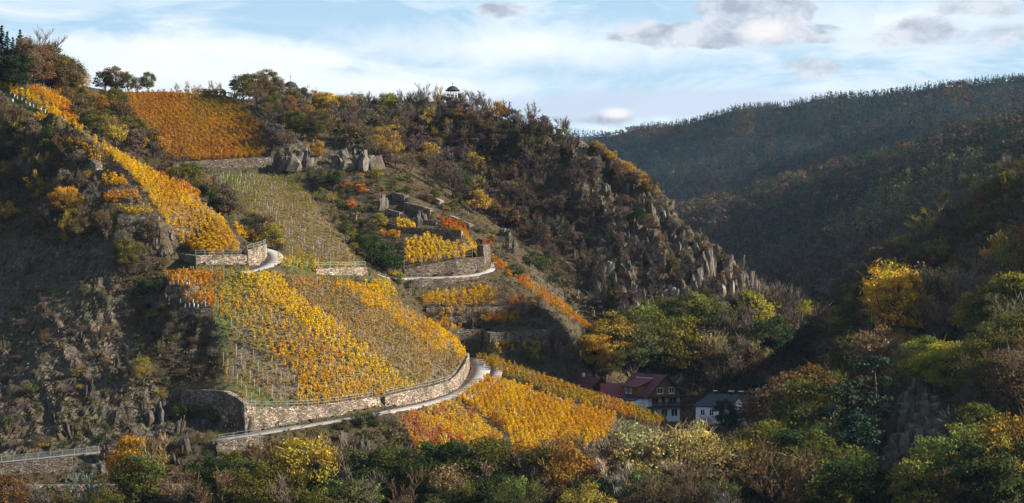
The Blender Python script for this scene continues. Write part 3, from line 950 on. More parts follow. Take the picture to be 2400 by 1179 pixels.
# ------------------------------------------------------------------ railings
POST = MB().tube([(0, 0, -0.3), (0, 0, 1.1)], 0.045, 6).build("post", M["steel"])
post_me = POST.data
bpy.data.objects.remove(POST)
def railing(P, label, step=2.2, h=1.05, rails=(1.05, 0.55), rad=0.035, cat="railing", panel=False, nm="railing", mat="steel"):
    root = empty(nm, P[0])
    tag(root, label, cat, "railings along the lane walls")
    org = np.array(P[0])
    d = np.concatenate([[0], np.cumsum(np.linalg.norm(np.diff(P, axis=0), axis=1))])
    k = np.arange(0, d[-1], step)
    Q = np.stack([np.interp(k, d, P[:, i]) for i in range(3)], 1)
    for p in Q:
        o = link("post", post_me, root, tuple(p - org))
        o.scale = (1, 1, h / 1.05)
    for r in rails:
        MB().tube([tuple(p - org + (0, 0, r)) for p in Q], rad, 5).build("rail", M[mat], root)
    if panel:
        for a, b in zip(Q[:-1], Q[1:]):
            m = MB()
            for s in np.linspace(0, 1, 9)[1:-1]:
                p = a + (b - a) * s - org
                m.box(p[0] - 0.02, p[0] + 0.02, p[1] - 0.015, p[1] + 0.015, p[2] + 0.12, p[2] + h)
            m.build("mesh_panel", M[mat], root)
    return root
def wall_top(key, back=0.5, lift=0.1):
    base, top = WALL_LINES[key]
    q = polyoff(np.column_stack([base[:, :2], top[:, 2]]), back)
    return q + (0, 0, lift)
railing(wall_top("road"), "steel railing on top of the long wall along the lower lane")
railing(wall_top("bend")[:22], "steel railing on top of the sunlit bend wall")
railing(wall_top("field"), "steel railing on the square wall below the spur field", 1.9)
railing(wall_top("hairpin"), "steel railing on the rounded hairpin wall", 1.6)
railing(wall_top("grey"), "steel railing on the pale wall above the big vineyard", 2.0)
railing(wall_top("plaza"), "tall wire fence on the brown wall of the small yellow terrace", 4.2, 2.0, (1.9, 1.2, 0.6), 0.02, "fence", nm="wire_fence")
railing(wall_top("below")[:7], "short railing where the terrace lane starts beside the ivy", 1.4)
lw = polyoff(ROAD_LINES["lower"], -2.0)
pj = proj(lw)
railing(lw[(pj[:, 0] > 505) & (pj[:, 0] < 720)] + (0, 0, 0.1), "steel railing on the outer edge of the lower lane below the long wall", 2.6)
railing(lw[(pj[:, 0] > -60) & (pj[:, 0] < 262)] + (0, 0, 0.1), "pale mesh fence along the lane above the railway", 2.1, 1.15, (1.15, 0.12), 0.045, "fence", True, "mesh_fence")
rl = polyoff(ROAD_LINES["terrace"], 0)[-1]
gl = smooth_line(dens([(1150, 604, 464.5), (1200, 630, 463), (1250, 663, 464), (1300, 697, 466), (1330, 716, 468)], 1.5), 3)
railing(gl, "wire trellis fence behind the orange strip on the rib", 2.4, 2.3, (2.2, 1.3, 0.7), 0.02, "fence", nm="wire_fence")

# ------------------------------------------------------------------ railway
M["ballast"] = mat_plain("ballast", (0.17, 0.125, 0.11), 0.95, 0.4, 3.0, 0.1, 0.8)
M["rail"] = mat_plain("rusty_rail", (0.30, 0.22, 0.19), 0.45, 0.2, 3, 0.5)
M["sleeper"] = mat_plain("concrete_sleeper", (0.33, 0.29, 0.26), 0.9, 0.15, 3, 0.2)
rw = smooth_line(dens([(-300, 1144.5, 327.5), (0, 1143.5, 327.5), (250, 1143, 328), (500, 1143, 330), (640, 1144, 332)], 1.3), 8)
v, q = ribbon(rw, 6.6, 0.20, 0.8)
bal = tag(link("railway_bed", mesh_np("railway_bed", v, q, [M["ballast"]])), kind="structure")
track = empty("railway_track", tuple(rw[0]))
tag(track, "railway track with rusty rails below the lane wall", "railway track")
for s in (-0.75, 0.75):
    MB().tube([tuple(p - rw[0] + (0, 0, 0.42)) for p in polyoff(rw, s)[::3]], 0.085, 4).build("rail", M["rail"], track)
sl = MB().box(-0.13, 0.13, -1.25, 1.25, 0.0, 0.16).build("sleeper", M["sleeper"])
sl_me = sl.data; bpy.data.objects.remove(sl)
dd = np.gradient(rw[:, :2], axis=0)
pjr = proj(rw)[:, 0]
for i in range(0, len(rw)):
    if -20 < pjr[i] < 620:
        o = link("sleeper", sl_me, track, tuple(rw[i] - rw[0] + (0, 0, 0.18)), math.atan2(dd[i, 1], dd[i, 0]))

# ------------------------------------------------------------------ houses
def mat_tiles(name, c, scale=1.0):
    m, t = new_mat(name)
    tc = N(t, "ShaderNodeTexCoord")
    b = N(t, "ShaderNodeTexBrick")
    b.inputs["Scale"].default_value = 3.2
    b.inputs["Color1"].default_value = c4(*c); b.inputs["Color2"].default_value = c4(*(x * 0.72 for x in c)); b.inputs["Mortar"].default_value = c4(*(x * 0.3 for x in c))
    b.inputs["Mortar Size"].default_value = 0.03
    t.links.new(tc.outputs["UV"], b.inputs["Vector"])
    n = tex_noise(t, tc.outputs["Object"], 0.9, 5, 0.6)
    cc = mix_col(t, ramp(t, n, [(0.45, g4(0)), (0.7, g4(0.5))]), b.outputs["Color"], c4(c[0] * 0.55, c[1] * 0.8, c[2] * 0.8))
    finish(t, cc, 0.6, b.outputs["Fac"], 0.6, -0.06, 0.3)
    return m
def mat_boards(name, c):
    m, t = new_mat(name)
    tc = N(t, "ShaderNodeTexCoord")
    wv = N(t, "ShaderNodeTexWave", wave_type="BANDS", bands_direction="X")
    wv.inputs["Scale"].default_value = 2.2; wv.inputs["Distortion"].default_value = 0.3
    t.links.new(tc.outputs["Object"], wv.inputs["Vector"])
    n = tex_noise(t, tc.outputs["Object"], 2.0, 5, 0.6)
    cc = mix_col(t, n, c4(*(x * 0.6 for x in c)), c4(*(x * 1.25 for x in c)))
    finish(t, cc, 0.75, wv.outputs["Fac"], 0.5, 0.04, 0.25)
    return m
M["red_tile"] = mat_tiles("red_clay_tiles", (0.25, 0.055, 0.060))
M["red_tile2"] = mat_tiles("bright_clay_tiles", (0.36, 0.075, 0.080))
M["slate_tile"] = mat_tiles("dark_slate_tiles", (0.075, 0.072, 0.085))
M["timber"] = mat_boards("brown_boards", (0.22, 0.115, 0.032))
M["dark_timber"] = mat_boards("dark_boards", (0.060, 0.028, 0.020))
M["white"] = mat_plain("white_render", (0.80, 0.79, 0.77), 0.85, 0.06, 1.2, 0.2)
M["frame"] = mat_plain("white_window_frame", (0.78, 0.77, 0.75), 0.5, 0.04, 3, 0.4)
gm, t_ = new_mat("window_glass")
finish(t_, c4(0.02, 0.024, 0.03), 0.06, None, 0, 0, 0.7)
M["glass"] = gm
M["lead"] = mat_plain("grey_metal", (0.30, 0.30, 0.32), 0.4, 0.1, 3, 0.5)

def slab(p0, p1, p2, p3, th):
    """a roof slab: four corners (eave left, eave right, ridge right, ridge left), given thickness downwards along its normal"""
    P = [Vector(p) for p in (p0, p1, p2, p3)]
    n = (P[1] - P[0]).cross(P[3] - P[0]).normalized()
    B = [p - n * th for p in P]
    return [tuple(p) for p in P + B], [(0, 1, 2, 3), (7, 6, 5, 4), (0, 4, 5, 1), (1, 5, 6, 2), (2, 6, 7, 3), (3, 7, 4, 0)]
def roof_slab(name, corners, th, mat, parent):
    v, f = slab(*corners, th)
    me = bpy.data.meshes.new(name)
    me.from_pydata(v, [], f)
    me.materials.append(mat)
    uv = me.uv_layers.new(name="UVMap")
    P = [Vector(p) for p in corners]
    ux = (P[1] - P[0]).normalized(); uy = (P[3] - P[0]).normalized()
    for li, l in enumerate(me.loops):
        d = Vector(v[l.vertex_index]) - P[0]
        uv.data[li].uv = (d.dot(ux), d.dot(uy))
    me.update()
    return link(name, me, parent)
def window(parent, origin, ux, uz, n, w, h, bars=1, nm="window"):
    """frame proud of the wall, pane set back in it, as window > pane"""
    o, ux, uz, n = Vector(origin), Vector(ux), Vector(uz), Vector(n)
    def bx(m, a0, a1, b0, b1, d0, d1):
        v = [o + ux * a + uz * b + n * d for d in (d0, d1) for b in (b0, b1) for a in (a0, a1)]
        m.add([tuple(p) for p in v], [(0, 2, 3, 1), (4, 5, 7, 6), (0, 1, 5, 4), (2, 6, 7, 3), (0, 4, 6, 2), (1, 3, 7, 5)])
    m = MB(); t = 0.11
    bx(m, 0, t, 0, h, -0.05, 0.07); bx(m, w - t, w, 0, h, -0.05, 0.07); bx(m, t, w - t, 0, t, -0.05, 0.07); bx(m, t, w - t, h - t, h, -0.05, 0.07)
    for b in range(bars):
        c = w * (b + 1) / (bars + 1)
        bx(m, c - 0.05, c + 0.05, t, h - t, -0.05, 0.05)
    bx(m, -0.1, w + 0.1, -0.09, -0.005, -0.05, 0.14)
    f = m.build(nm, M["frame"], parent)
    g = MB(); bx(g, t, w - t, t, h - t, -0.04, 0.01)
    g.build("pane", M["glass"], f)
    return f
X, Z, NY, NX = (1, 0, 0), (0, 0, 1), (0, -1, 0), (-1, 0, 0)

def place(px, py, Y): return at(px, py, Y)

# the big chalet: gable towards the camera and to its right
p = place(1556, 975, 432)
ch = empty("chalet", (p[0], p[1], p[2]), R(34))
tag(ch, "three storey chalet with dark red roof, brown timber gable and white ground floor", "house")
W2, L, HE, HR = 4.6, 10.5, 5.3, 9.3
m = MB(); m.box(-W2, W2, 0, L, -1.5, 2.05); m.build("ground_floor_wall", M["white"], ch)
m = MB(); m.box(-W2 + 0.02, W2 - 0.02, 0.02, L - 0.02, 2.05, 4.4); m.build("first_floor_wall", M["white"], ch)
m = MB()
m.add([(-W2, -0.03, 4.4), (W2, -0.03, 4.4), (W2, -0.03, HE), (0, -0.03, HR - 0.25), (-W2, -0.03, HE), (-W2, L, 4.4), (W2, L, 4.4), (W2, L, HE), (0, L, HR - 0.25), (-W2, L, HE)],
      [(0, 1, 2, 3, 4), (9, 8, 7, 6, 5), (0, 4, 9, 5), (1, 6, 7, 2), (0, 5, 6, 1)])
m.build("timber_gable", M["timber"], ch)
sl_ = (HR - HE) / W2
ov = 1.0
rf = roof_slab("roof", ((-W2 - ov, L + 0.6, HE - ov * sl_), (-W2 - ov, -1.1, HE - ov * sl_), (0, -1.1, HR), (0, L + 0.6, HR)), 0.22, M["red_tile"], ch)
roof_slab("roof", ((W2 + ov, -1.1, HE - ov * sl_), (W2 + ov, L + 0.6, HE - ov * sl_), (0, L + 0.6, HR), (0, -1.1, HR)), 0.22, M["red_tile"], ch)
MB().box(-0.35, 0.35, 5.6, 6.3, HR - 0.6, HR + 0.9).build("chimney", M["dark_timber"], rf)
for s in (-1, 1):      # barge boards
    m = MB()
    v, f = slab((s * (W2 + ov), -1.18, HE - ov * sl_ - 0.35), (0, -1.18, HR - 0.35), (0, -1.18, HR + 0.05), (s * (W2 + ov), -1.18, HE - ov * sl_ + 0.05), 0.08)
    m.add(v, f); m.build("barge_board", M["dark_timber"], ch)
# dormer on the left slope
dm = MB().box(-W2 - 0.75, -1.6, 2.6, 8.0, 4.6, 6.7).build("dormer", M["timber"], ch)
roof_slab("dormer_roof", ((-W2 - 1.3, 8.4, 6.55), (-W2 - 1.3, 2.2, 6.55), (-1.2, 2.2, 8.35), (-1.2, 8.4, 8.35)), 0.16, M["red_tile2"], dm)
MB().box(-1.5, -1.15, 2.3, 8.3, 8.36, 8.46).build("flashing", M["frame"], dm)
for y0 in (4.9, 6.6):
    window(ch, (-W2 - 0.76, y0 + 1.0, 5.0), (0, -1, 0), Z, NX, 1.0, 1.25, 1)
window(ch, (-2.0, -0.04, 5.05), X, Z, NY, 1.7, 1.35, 1)
window(ch, (1.4, -0.04, 5.05), X, Z, NY, 1.5, 1.35, 1)
bal_ = MB(); bal_.box(-W2 - 0.3, W2 + 0.5, -1.9, 0.0, 2.05, 2.25); bal_.build("balcony", M["dark_timber"], ch)
m = MB()
for x in np.arange(-W2 - 0.25, W2 + 0.5, 0.28): m.box(x, x + 0.17, -1.9, -1.84, 2.25, 3.2)
m.box(-W2 - 0.3, W2 + 0.5, -1.93, -1.82, 3.2, 3.3); m.build("balustrade", M["dark_timber"], ch)
m = MB(); m.box(-W2 - 0.3, W2 + 0.5, -2.1, 0.0, 4.32, 4.46); m.build("awning_board", M["red_tile"], ch)
for x in (-W2 - 0.1, 0.0, W2 + 0.3): MB().box(x - 0.08, x + 0.08, -1.86, -1.70, 2.25, 4.32).build("balcony_post", M["dark_timber"], ch)
window(ch, (-3.6, -0.04, 2.5), X, Z, NY, 2.0, 1.6, 1)
window(ch, (-0.8, -0.04, 2.3), X, Z, NY, 1.2, 1.95, 0, "balcony_door")
window(ch, (1.4, -0.04, 2.5), X, Z, NY, 2.2, 1.6, 1)
for x in (-3.8, -0.9, 2.0):
    window(ch, (x, -0.04, -0.2), X, Z, NY, 1.9, 1.8, 1, "garage_door")
# left wing with round window
m = MB(); m.box(-W2 - 3.2, -W2, 1.2, 8.2, -1.5, 3.9); wing = m.build("side_wing", M["white"], ch)
roof_slab("wing_roof", ((-W2 - 3.6, 8.6, 3.8), (-W2 - 3.6, 0.9, 3.8), (-W2 + 0.1, 0.9, 4.5), (-W2 + 0.1, 8.6, 4.5)), 0.15, M["slate_tile"], wing)
window(ch, (-W2 - 3.21, 4.0, 1.0), (0, -1, 0), Z, NX, 1.3, 1.6, 1)
rw_ = MB().tube([(-W2 - 3.18, 6.4, 2.5), (-W2 - 3.27, 6.4, 2.5)], 0.75, 18).build("round_window", M["frame"], ch)
MB().tube([(-W2 - 3.26, 6.4, 2.5), (-W2 - 3.29, 6.4, 2.5)], 0.62, 18).build("pane", M["glass"], rw_)

# smaller house to the left, half hidden by the vine strip
p = place(1404, 945, 438)
hs = empty("house", (p[0], p[1], p[2]), R(36))
tag(hs, "smaller red roofed house behind the vine strip, leftmost of the houses", "house")
W2, L, HE, HR = 3.9, 9.5, 3.2, 5.9
m = MB()
m.box(-W2, W2, 0, L, -2.5, HE - 0.3); m.build("wall", M["white"], hs)
m = MB()
m.add([(-W2 + .02, -0.03, HE - 0.3), (W2 - .02, -0.03, HE - 0.3), (W2 - .02, -0.03, HE), (0, -0.03, HR - 0.2), (-W2 + .02, -0.03, HE), (-W2 + .02, L, HE - .3), (W2 - .02, L, HE - .3), (W2 - .02, L, HE), (0, L, HR - .2), (-W2 + .02, L, HE)],
      [(0, 1, 2, 3, 4), (9, 8, 7, 6, 5), (0, 4, 9, 5), (1, 6, 7, 2), (0, 5, 6, 1)])
m.build("timber_gable", M["dark_timber"], hs)
sl_ = (HR - HE) / W2
rf = roof_slab("roof", ((-W2 - .7, L + .5, HE - .7 * sl_), (-W2 - .7, -.9, HE - .7 * sl_), (0, -.9, HR), (0, L + .5, HR)), 0.2, M["red_tile"], hs)
roof_slab("roof", ((W2 + .7, -.9, HE - .7 * sl_), (W2 + .7, L + .5, HE - .7 * sl_), (0, L + .5, HR), (0, -.9, HR)), 0.2, M["red_tile"], hs)
MB().box(-0.25, 0.25, 5.5, 6.0, HR - 0.4, HR + 0.8).build("chimney", M["frame"], rf)
window(hs, (-2.4, -0.04, 1.3), X, Z, NY, 1.3, 1.2, 1)
window(hs, (0.6, -0.04, 1.3), X, Z, NY, 1.6, 1.2, 1)

# annex between them: bright red roof turned to the camera
p = place(1440, 948, 434)
an = empty("annex", (p[0], p[1], p[2]), R(14))
tag(an, "low annex with a bright red roof slope between the two red roofed houses", "house")
MB().box(-3.0, 3.0, 0, 5.0, -2.0, 1.9).build("wall", M["white"], an)
roof_slab("roof", ((-3.4, -0.6, 1.75), (3.4, -0.6, 1.75), (2.6, 2.5, 4.7), (-2.6, 2.5, 4.7)), 0.18, M["red_tile2"], an)
roof_slab("roof", ((3.4, 5.6, 1.75), (-3.4, 5.6, 1.75), (-2.6, 2.5, 4.7), (2.6, 2.5, 4.7)), 0.18, M["red_tile2"], an)
for s in (-1, 1):
    m = MB(); m.add([(s * 3.0, 0, 1.9), (s * 3.0, 5, 1.9), (s * 2.5, 2.5, 4.5)], [(0, 1, 2)]); m.build("gable", M["dark_timber"], an)
window(an, (1.2, -0.04, 0.2), X, Z, NY, 1.2, 1.2, 1)

# white house with slate roof
p = place(1690, 1003, 424)
wh = empty("white_house", (p[0], p[1], p[2]), R(-22))
tag(wh, "white rendered house with a dark slate roof behind the dark evergreen", "house")
L2, D2, HE, HR = 5.8, 7.4, 4.9, 7.3
MB().box(-L2, L2, 0, D2, -1.5, HE).build("wall", M["white"], wh)
rf = roof_slab("roof", ((-L2 - .5, -.6, HE - .1), (L2 + .5, -.6, HE - .1), (L2 - 1.5, D2 / 2, HR), (-L2 + 2.2, D2 / 2, HR)), 0.2, M["slate_tile"], wh)
roof_slab("roof", ((L2 + .5, D2 + .6, HE - .1), (-L2 - .5, D2 + .6, HE - .1), (-L2 + 2.2, D2 / 2, HR), (L2 - 1.5, D2 / 2, HR)), 0.2, M["slate_tile"], wh)
for s, e in ((-1, 2.2), (1, 1.5)):
    m = MB(); a = [(s * (L2 + .5), -.6, HE - .1), (s * (L2 + .5), D2 + .6, HE - .1), (s * (L2 - e), D2 / 2, HR)]
    v, f = slab(*( (a[0], a[1], a[2], (a[2][0], a[2][1] - 0.01, a[2][2])) if s > 0 else (a[1], a[0], (a[2][0], a[2][1] - 0.01, a[2][2]), a[2]) ), 0.2)
    m.add(v, f); m.build("roof_hip", M["slate_tile"], wh)
m = MB(); m.add([(2.4, -0.5, HE - .3), (5.9, -0.5, HE - .3), (4.15, -0.5, HE + 1.75), (2.4, 3, HE - .3), (5.9, 3, HE - .3), (4.15, 3, HE + 1.75)], [(0, 1, 2), (5, 4, 3), (0, 2, 5, 3), (1, 4, 5, 2), (0, 3, 4, 1)])
m.build("cross_gable", M["white"], wh)
roof_slab("gable_roof", ((2.1, 3.4, HE - .4), (2.1, -.75, HE - .4), (4.15, -.75, HE + 2.0), (4.15, 3.4, HE + 2.0)), 0.14, M["slate_tile"], wh)
roof_slab("gable_roof", ((6.2, -.75, HE - .4), (6.2, 3.4, HE - .4), (4.15, 3.4, HE + 2.0), (4.15, -.75, HE + 2.0)), 0.14, M["slate_tile"], wh)
for cx, cw in ((-2.6, 0.5), (0.9, 0.8), (3.2, 0.7)):
    c_ = MB().box(cx, cx + cw, D2 / 2 - 0.3, D2 / 2 + 0.3, HR - 0.4, HR + 0.55).build("chimney", M["dark_timber"], rf)
    MB().box(cx - 0.15, cx + cw + 0.15, D2 / 2 - 0.45, D2 / 2 + 0.45, HR + 0.56, HR + 0.72).build("chimney_cap", M["frame"], c_)
for x in (-4.7, -2.7, -0.6):
    window(wh, (x, -0.01, 2.6), X, Z, NY, 1.05, 1.45, 1)
window(wh, (-4.4, -0.01, 0.0), X, Z, NY, 1.05, 1.2, 1)
window(wh, (-1.8, -0.01, 0.0), X, Z, NY, 1.05, 1.2, 1)

# ------------------------------------------------------------------ pavilions on the ridge
M["dark_roof"] = mat_plain("pavilion_slate", (0.035, 0.033, 0.036), 0.6, 0.25, 4, 0.3)
def pavilion(px, base_py, Y, label, k=1.0, spire=0.5, base=True):
    p = at(px, base_py, Y)
    o = empty("pavilion", tuple(p))
    tag(o, label, "pavilion")
    if base:
        m = MB(); m.lathe([(0.01, -2.5), (1.75 * k, -2.5), (1.6 * k, 0.0), (1.75 * k, 0.02), (1.75 * k, 0.22), (0.01, 0.22)], 12); m.build("stone_base", M["wall"], o)
    for i in range(8):
        a = 2 * math.pi * (i + 0.5) / 8
        MB().tube([(1.45 * k * math.cos(a), 1.45 * k * math.sin(a), 0.2), (1.45 * k * math.cos(a), 1.45 * k * math.sin(a), 2.15 * k)], 0.09, 6).build("post", M["frame"], o)
    rail = MB()
    for z in (0.95,):
        rail.tube([(1.45 * k * math.cos(2 * math.pi * i / 16), 1.45 * k * math.sin(2 * math.pi * i / 16), z) for i in range(17)], 0.05, 5)
    rail.build("rail", M["frame"], o)
    rf = MB().lathe([(0.01, 2.02 * k), (2.05 * k, 2.02 * k), (2.15 * k, 2.12 * k), (1.75 * k, 2.55 * k), (1.25 * k, 3.05 * k), (0.7 * k, 3.38 * k), (0.01, 3.52 * k)], 16).build("roof", M["dark_roof"], o)
    MB().tube([(0, 0, 3.45 * k), (0, 0, 3.5 * k + spire)], [0.06, 0.03], 5).build("spire", M["dark_roof"], rf)
    MB().lathe([(0.01, 0), (0.13, 0.1), (0.16, 0.22), (0.1, 0.34), (0.01, 0.4)], 8, (0, 0, 3.5 * k + spire * 0.6)).build("finial", M["dark_roof"], rf)
    return o
pavilion(1061, 230, 549, "round pavilion with dark bell roof on the bare hilltop", 1.0, 0.75)
pavilion(681, 219, 556, "pavilion roof with tall mast, peeping out of the ridge trees", 1.0, 1.9)
# ------------------------------------------------------------------ trees and shrubs: prototypes, all about 10 m tall (shrubs 2 m), shared by their copies
def rand_dirs(n, r):
    v = r.normal(size=(n, 3))
    return v / np.linalg.norm(v, axis=1)[:, None]
def leaf_quads(C, S, r, nrm=None, asp=0.75):
    """one small face per leaf spray, loosely facing outwards"""
    n = len(C)
    d = rand_dirs(n, r)
    if nrm is not None:
        d = d + nrm * 1.3
        d /= np.linalg.norm(d, axis=1)[:, None] + 1e-9
    a = np.cross(d, rand_dirs(n, r)); a /= np.linalg.norm(a, axis=1)[:, None] + 1e-9
    b = np.cross(d, a)
    S = np.asarray(S)[:, None] * np.ones((1, 1))
    a = a * S; b = b * S * asp
    V = np.stack([C - a * 0.5, C - b * 0.5 + a * 0.05, C + a * 0.5, C + b * 0.5 + a * 0.05], 1).reshape(-1, 3)
    return V, np.arange(4 * n).reshape(n, 4)
def tube_np(p0, p1, r0, r1, k=5):
    d = np.asarray(p1, float) - p0
    L = np.linalg.norm(d); d = d / (L + 1e-9)
    u = np.cross(d, (0.31, 0.9, 0.2)); u /= np.linalg.norm(u); w = np.cross(d, u)
    ang = np.arange(k) * 2 * np.pi / k
    ring = np.cos(ang)[:, None] * u + np.sin(ang)[:, None] * w
    V = np.concatenate([p0 + ring * r0, p1 + ring * r1])
    i = np.arange(k)
    return V, np.stack([i, (i + 1) % k, (i + 1) % k + k, i + k], 1)
class NB:
    def __init__(s): s.V, s.Q, s.T, s.n = [], [], [], 0
    def add(s, V, Q, tint=None):
        s.V.append(V); s.Q.append(Q + s.n); s.n += len(V)
        s.T.append(np.broadcast_to(np.array((1.0, 1, 1)) if tint is None else tint, (len(V), 3)))
    def limb(s, pts, rads, k=5):
        for a, b, ra, rb in zip(pts[:-1], pts[1:], rads[:-1], rads[1:]): s.add(*tube_np(np.asarray(a, float), np.asarray(b, float), ra, rb, k))
    def arrays(s): return np.concatenate(s.V), np.concatenate(s.Q), np.concatenate(s.T)
def bend(a, b, r, amt=0.12, n=4):
    a, b = np.asarray(a, float), np.asarray(b, float)
    L = np.linalg.norm(b - a)
    f = np.linspace(0, 1, n)[:, None]
    P = a + (b - a) * f
    P[1:-1] += r.normal(size=(n - 2, 3)) * amt * L * 0.5
    return P
def tint_of(n, r, lo=0.72, hi=1.28, hue=0.10):
    b = r.uniform(lo, hi, n); h = r.normal(0, hue, n)
    return np.clip(np.stack([b * (1 + h), b, b * (1 - h)], 1), 0.05, 2.2)
PROTO = {}
def store(kind, crown, trunk, leaf_mat="leaf"):
    cv, cq, ct = crown.arrays()
    tv_, tq, tt = trunk.arrays()
    cm = mesh_np("crown", cv, cq, [M[leaf_mat]], attr={"tint": ct})
    tm = mesh_np("trunk", tv_, tq, [M["bark"]], attr={"tint": tt})
    V = np.concatenate([cv, tv_]); Q = np.concatenate([cq, tq + len(cv)])
    one = mesh_np("whole", V, Q, [M[leaf_mat], M["bark"]], np.concatenate([np.zeros(len(cq)), np.ones(len(tq))]), attr={"tint": np.concatenate([ct, tt])})
    PROTO.setdefault(kind, []).append((cm, tm, one))

def proto_broad(kind, seed, ncl, per, size, R0=(3.4, 3.4, 3.6), zc=6.0, bare=0.0, low=0.3, clr=(0.9, 1.7)):
    r = np.random.default_rng(seed)
    crown, trunk = NB(), NB()
    cen = []
    lop = rand_dirs(3, r)
    while len(cen) < ncl:
        d = rand_dirs(1, r)[0]
        if d[2] < -0.85: continue
        k = 1 + 0.22 * np.sum(np.clip(lop @ d, 0, 1) ** 2) - 0.12
        rad = r.uniform(0.35, 1.0) ** 0.5 * k
        c = np.array((0, 0, zc)) + d * np.array(R0) * rad * 0.86
        if c[2] < 10 * low * 0.6: continue
        if all(np.linalg.norm(c - q) > 0.62 for q in cen): cen.append(c)
        elif r.random() < 0.02: cen.append(c)
    cen = np.array(cen)
    for c in cen:
        rc = r.uniform(*clr) * (0.8 if c[2] > zc + R0[2] * 0.6 else 1.0)
        d = rand_dirs(per, r); d[:, 2] = d[:, 2] * 0.8 + 0.12
        rr = r.random(per) ** 0.45
        P = c + d * (rr * rc)[:, None] * np.array((1.0, 1.0, 0.72))
        V, Q = leaf_quads(P, r.uniform(0.65, 1.35, per) * size, r, d)
        cb = r.uniform(0.72, 1.25); hue = r.normal(0, 0.11)
        T = tint_of(per, r, 0.8, 1.2, 0.06) * np.array((cb * (1 + hue), cb, cb * (1 - hue * 0.6)))
        crown.add(V, Q, np.repeat(T, 4, 0))
    top = np.array((r.normal(0, 0.3), r.normal(0, 0.3), zc + 1.0))
    P = bend((0, 0, -0.6), top, r, 0.05, 5)
    trunk.limb(P, [0.26, 0.22, 0.19, 0.14, 0.07], 6)
    for c in cen[:: max(1, len(cen) // 16)]:
        s = P[r.integers(1, 4)]
        B = bend(s, c, r, 0.10, 3)
        trunk.limb(B, [0.10, 0.07, 0.03], 4)
    if bare > 0:
        n = int(bare)
        base = cen[r.integers(0, len(cen), n)] + r.normal(0, 0.5, (n, 3))
        d = rand_dirs(n, r); d[:, 2] = np.abs(d[:, 2]) * 0.7 + 0.25
        add_twigs(crown, base, d, r.uniform(0.6, 1.5, n), 0.045, r, np.array((0.55, 0.5, 0.75)))
    store(kind, crown, trunk)
def add_twigs(nb, P, d, L, w, r, tint):
    d = d / np.linalg.norm(d, axis=1)[:, None]
    a = np.cross(d, rand_dirs(len(P), r)); a /= np.linalg.norm(a, axis=1)[:, None] + 1e-9
    e = P + d * L[:, None]
    W_ = w * r.uniform(0.6, 1.5, len(P))[:, None]
    V = np.stack([P - a * W_, P + a * W_, e + a * W_ * 0.35, e - a * W_ * 0.35], 1).reshape(-1, 3)
    nb.add(V, np.arange(len(V)).reshape(-1, 4), tint)
def proto_bare(kind, seed, spread=0.8, ntw=900, w=0.035, leaves=0, lsize=0.3, up=0.5):
    """leafless: stem, limbs, branches and a haze of twigs, perhaps with a few leaves left"""
    r = np.random.default_rng(seed)
    crown, trunk = NB(), NB()
    P = bend((0, 0, -0.5), (r.normal(0, .3), r.normal(0, .3), 6.0), r, 0.06, 5)
    trunk.limb(P, [0.19, 0.16, 0.13, 0.10, 0.06], 6)
    tips = []
    for k in range(11):
        s = P[1 + k % 4] * 1.0
        a = k * 2.4 + r.uniform(-.4, .4)
        el = r.uniform(0.35, 1.1)
        L = r.uniform(2.6, 4.6) * (1.15 - 0.09 * (k % 4))
        e = s + np.array((math.cos(a) * math.cos(el) * spread, math.sin(a) * math.cos(el) * spread, math.sin(el))) * L
        B = bend(s, e, r, 0.10, 4)
        trunk.limb(B, [0.085, 0.065, 0.045, 0.02], 4)
        for j in range(6):
            f = r.uniform(0.3, 1.0)
            i = min(2, int(f * 3))
            q = B[i] + (B[i + 1] - B[i]) * (f * 3 - i)
            d = rand_dirs(1, r)[0]; d[2] = abs(d[2]) + up; d += (e - s) / L * 0.7; d /= np.linalg.norm(d)
            e2 = q + d * r.uniform(1.0, 2.3)
            trunk.add(*tube_np(q, e2, 0.035, 0.014, 3))
            tips.append((q, e2))
    tips = np.array(tips)
    i = r.integers(0, len(tips), ntw); f = r.random(ntw)[:, None] ** 0.7
    base = tips[i, 0] + (tips[i, 1] - tips[i, 0]) * f
    d = rand_dirs(ntw, r) * 0.8 + (tips[i, 1] - tips[i, 0]) * 0.45; d[:, 2] += up
    add_twigs(crown, base, d, r.uniform(0.5, 1.5, ntw), w, r, np.repeat(tint_of(ntw, r, 0.65, 1.3, 0.04), 4, 0))
    if leaves:
        i = r.integers(0, ntw, leaves)
        dd_ = d[i] / np.linalg.norm(d[i], axis=1)[:, None]
        C = base[i] + dd_ * r.uniform(0.2, 1.3, leaves)[:, None]
        V, Q = leaf_quads(C, r.uniform(0.6, 1.3, leaves) * lsize, r)
        crown.add(V, Q, np.repeat(tint_of(leaves, r, 0.9, 1.7, 0.12), 4, 0))
    store(kind, crown, trunk, "leaf" if leaves else "twig")
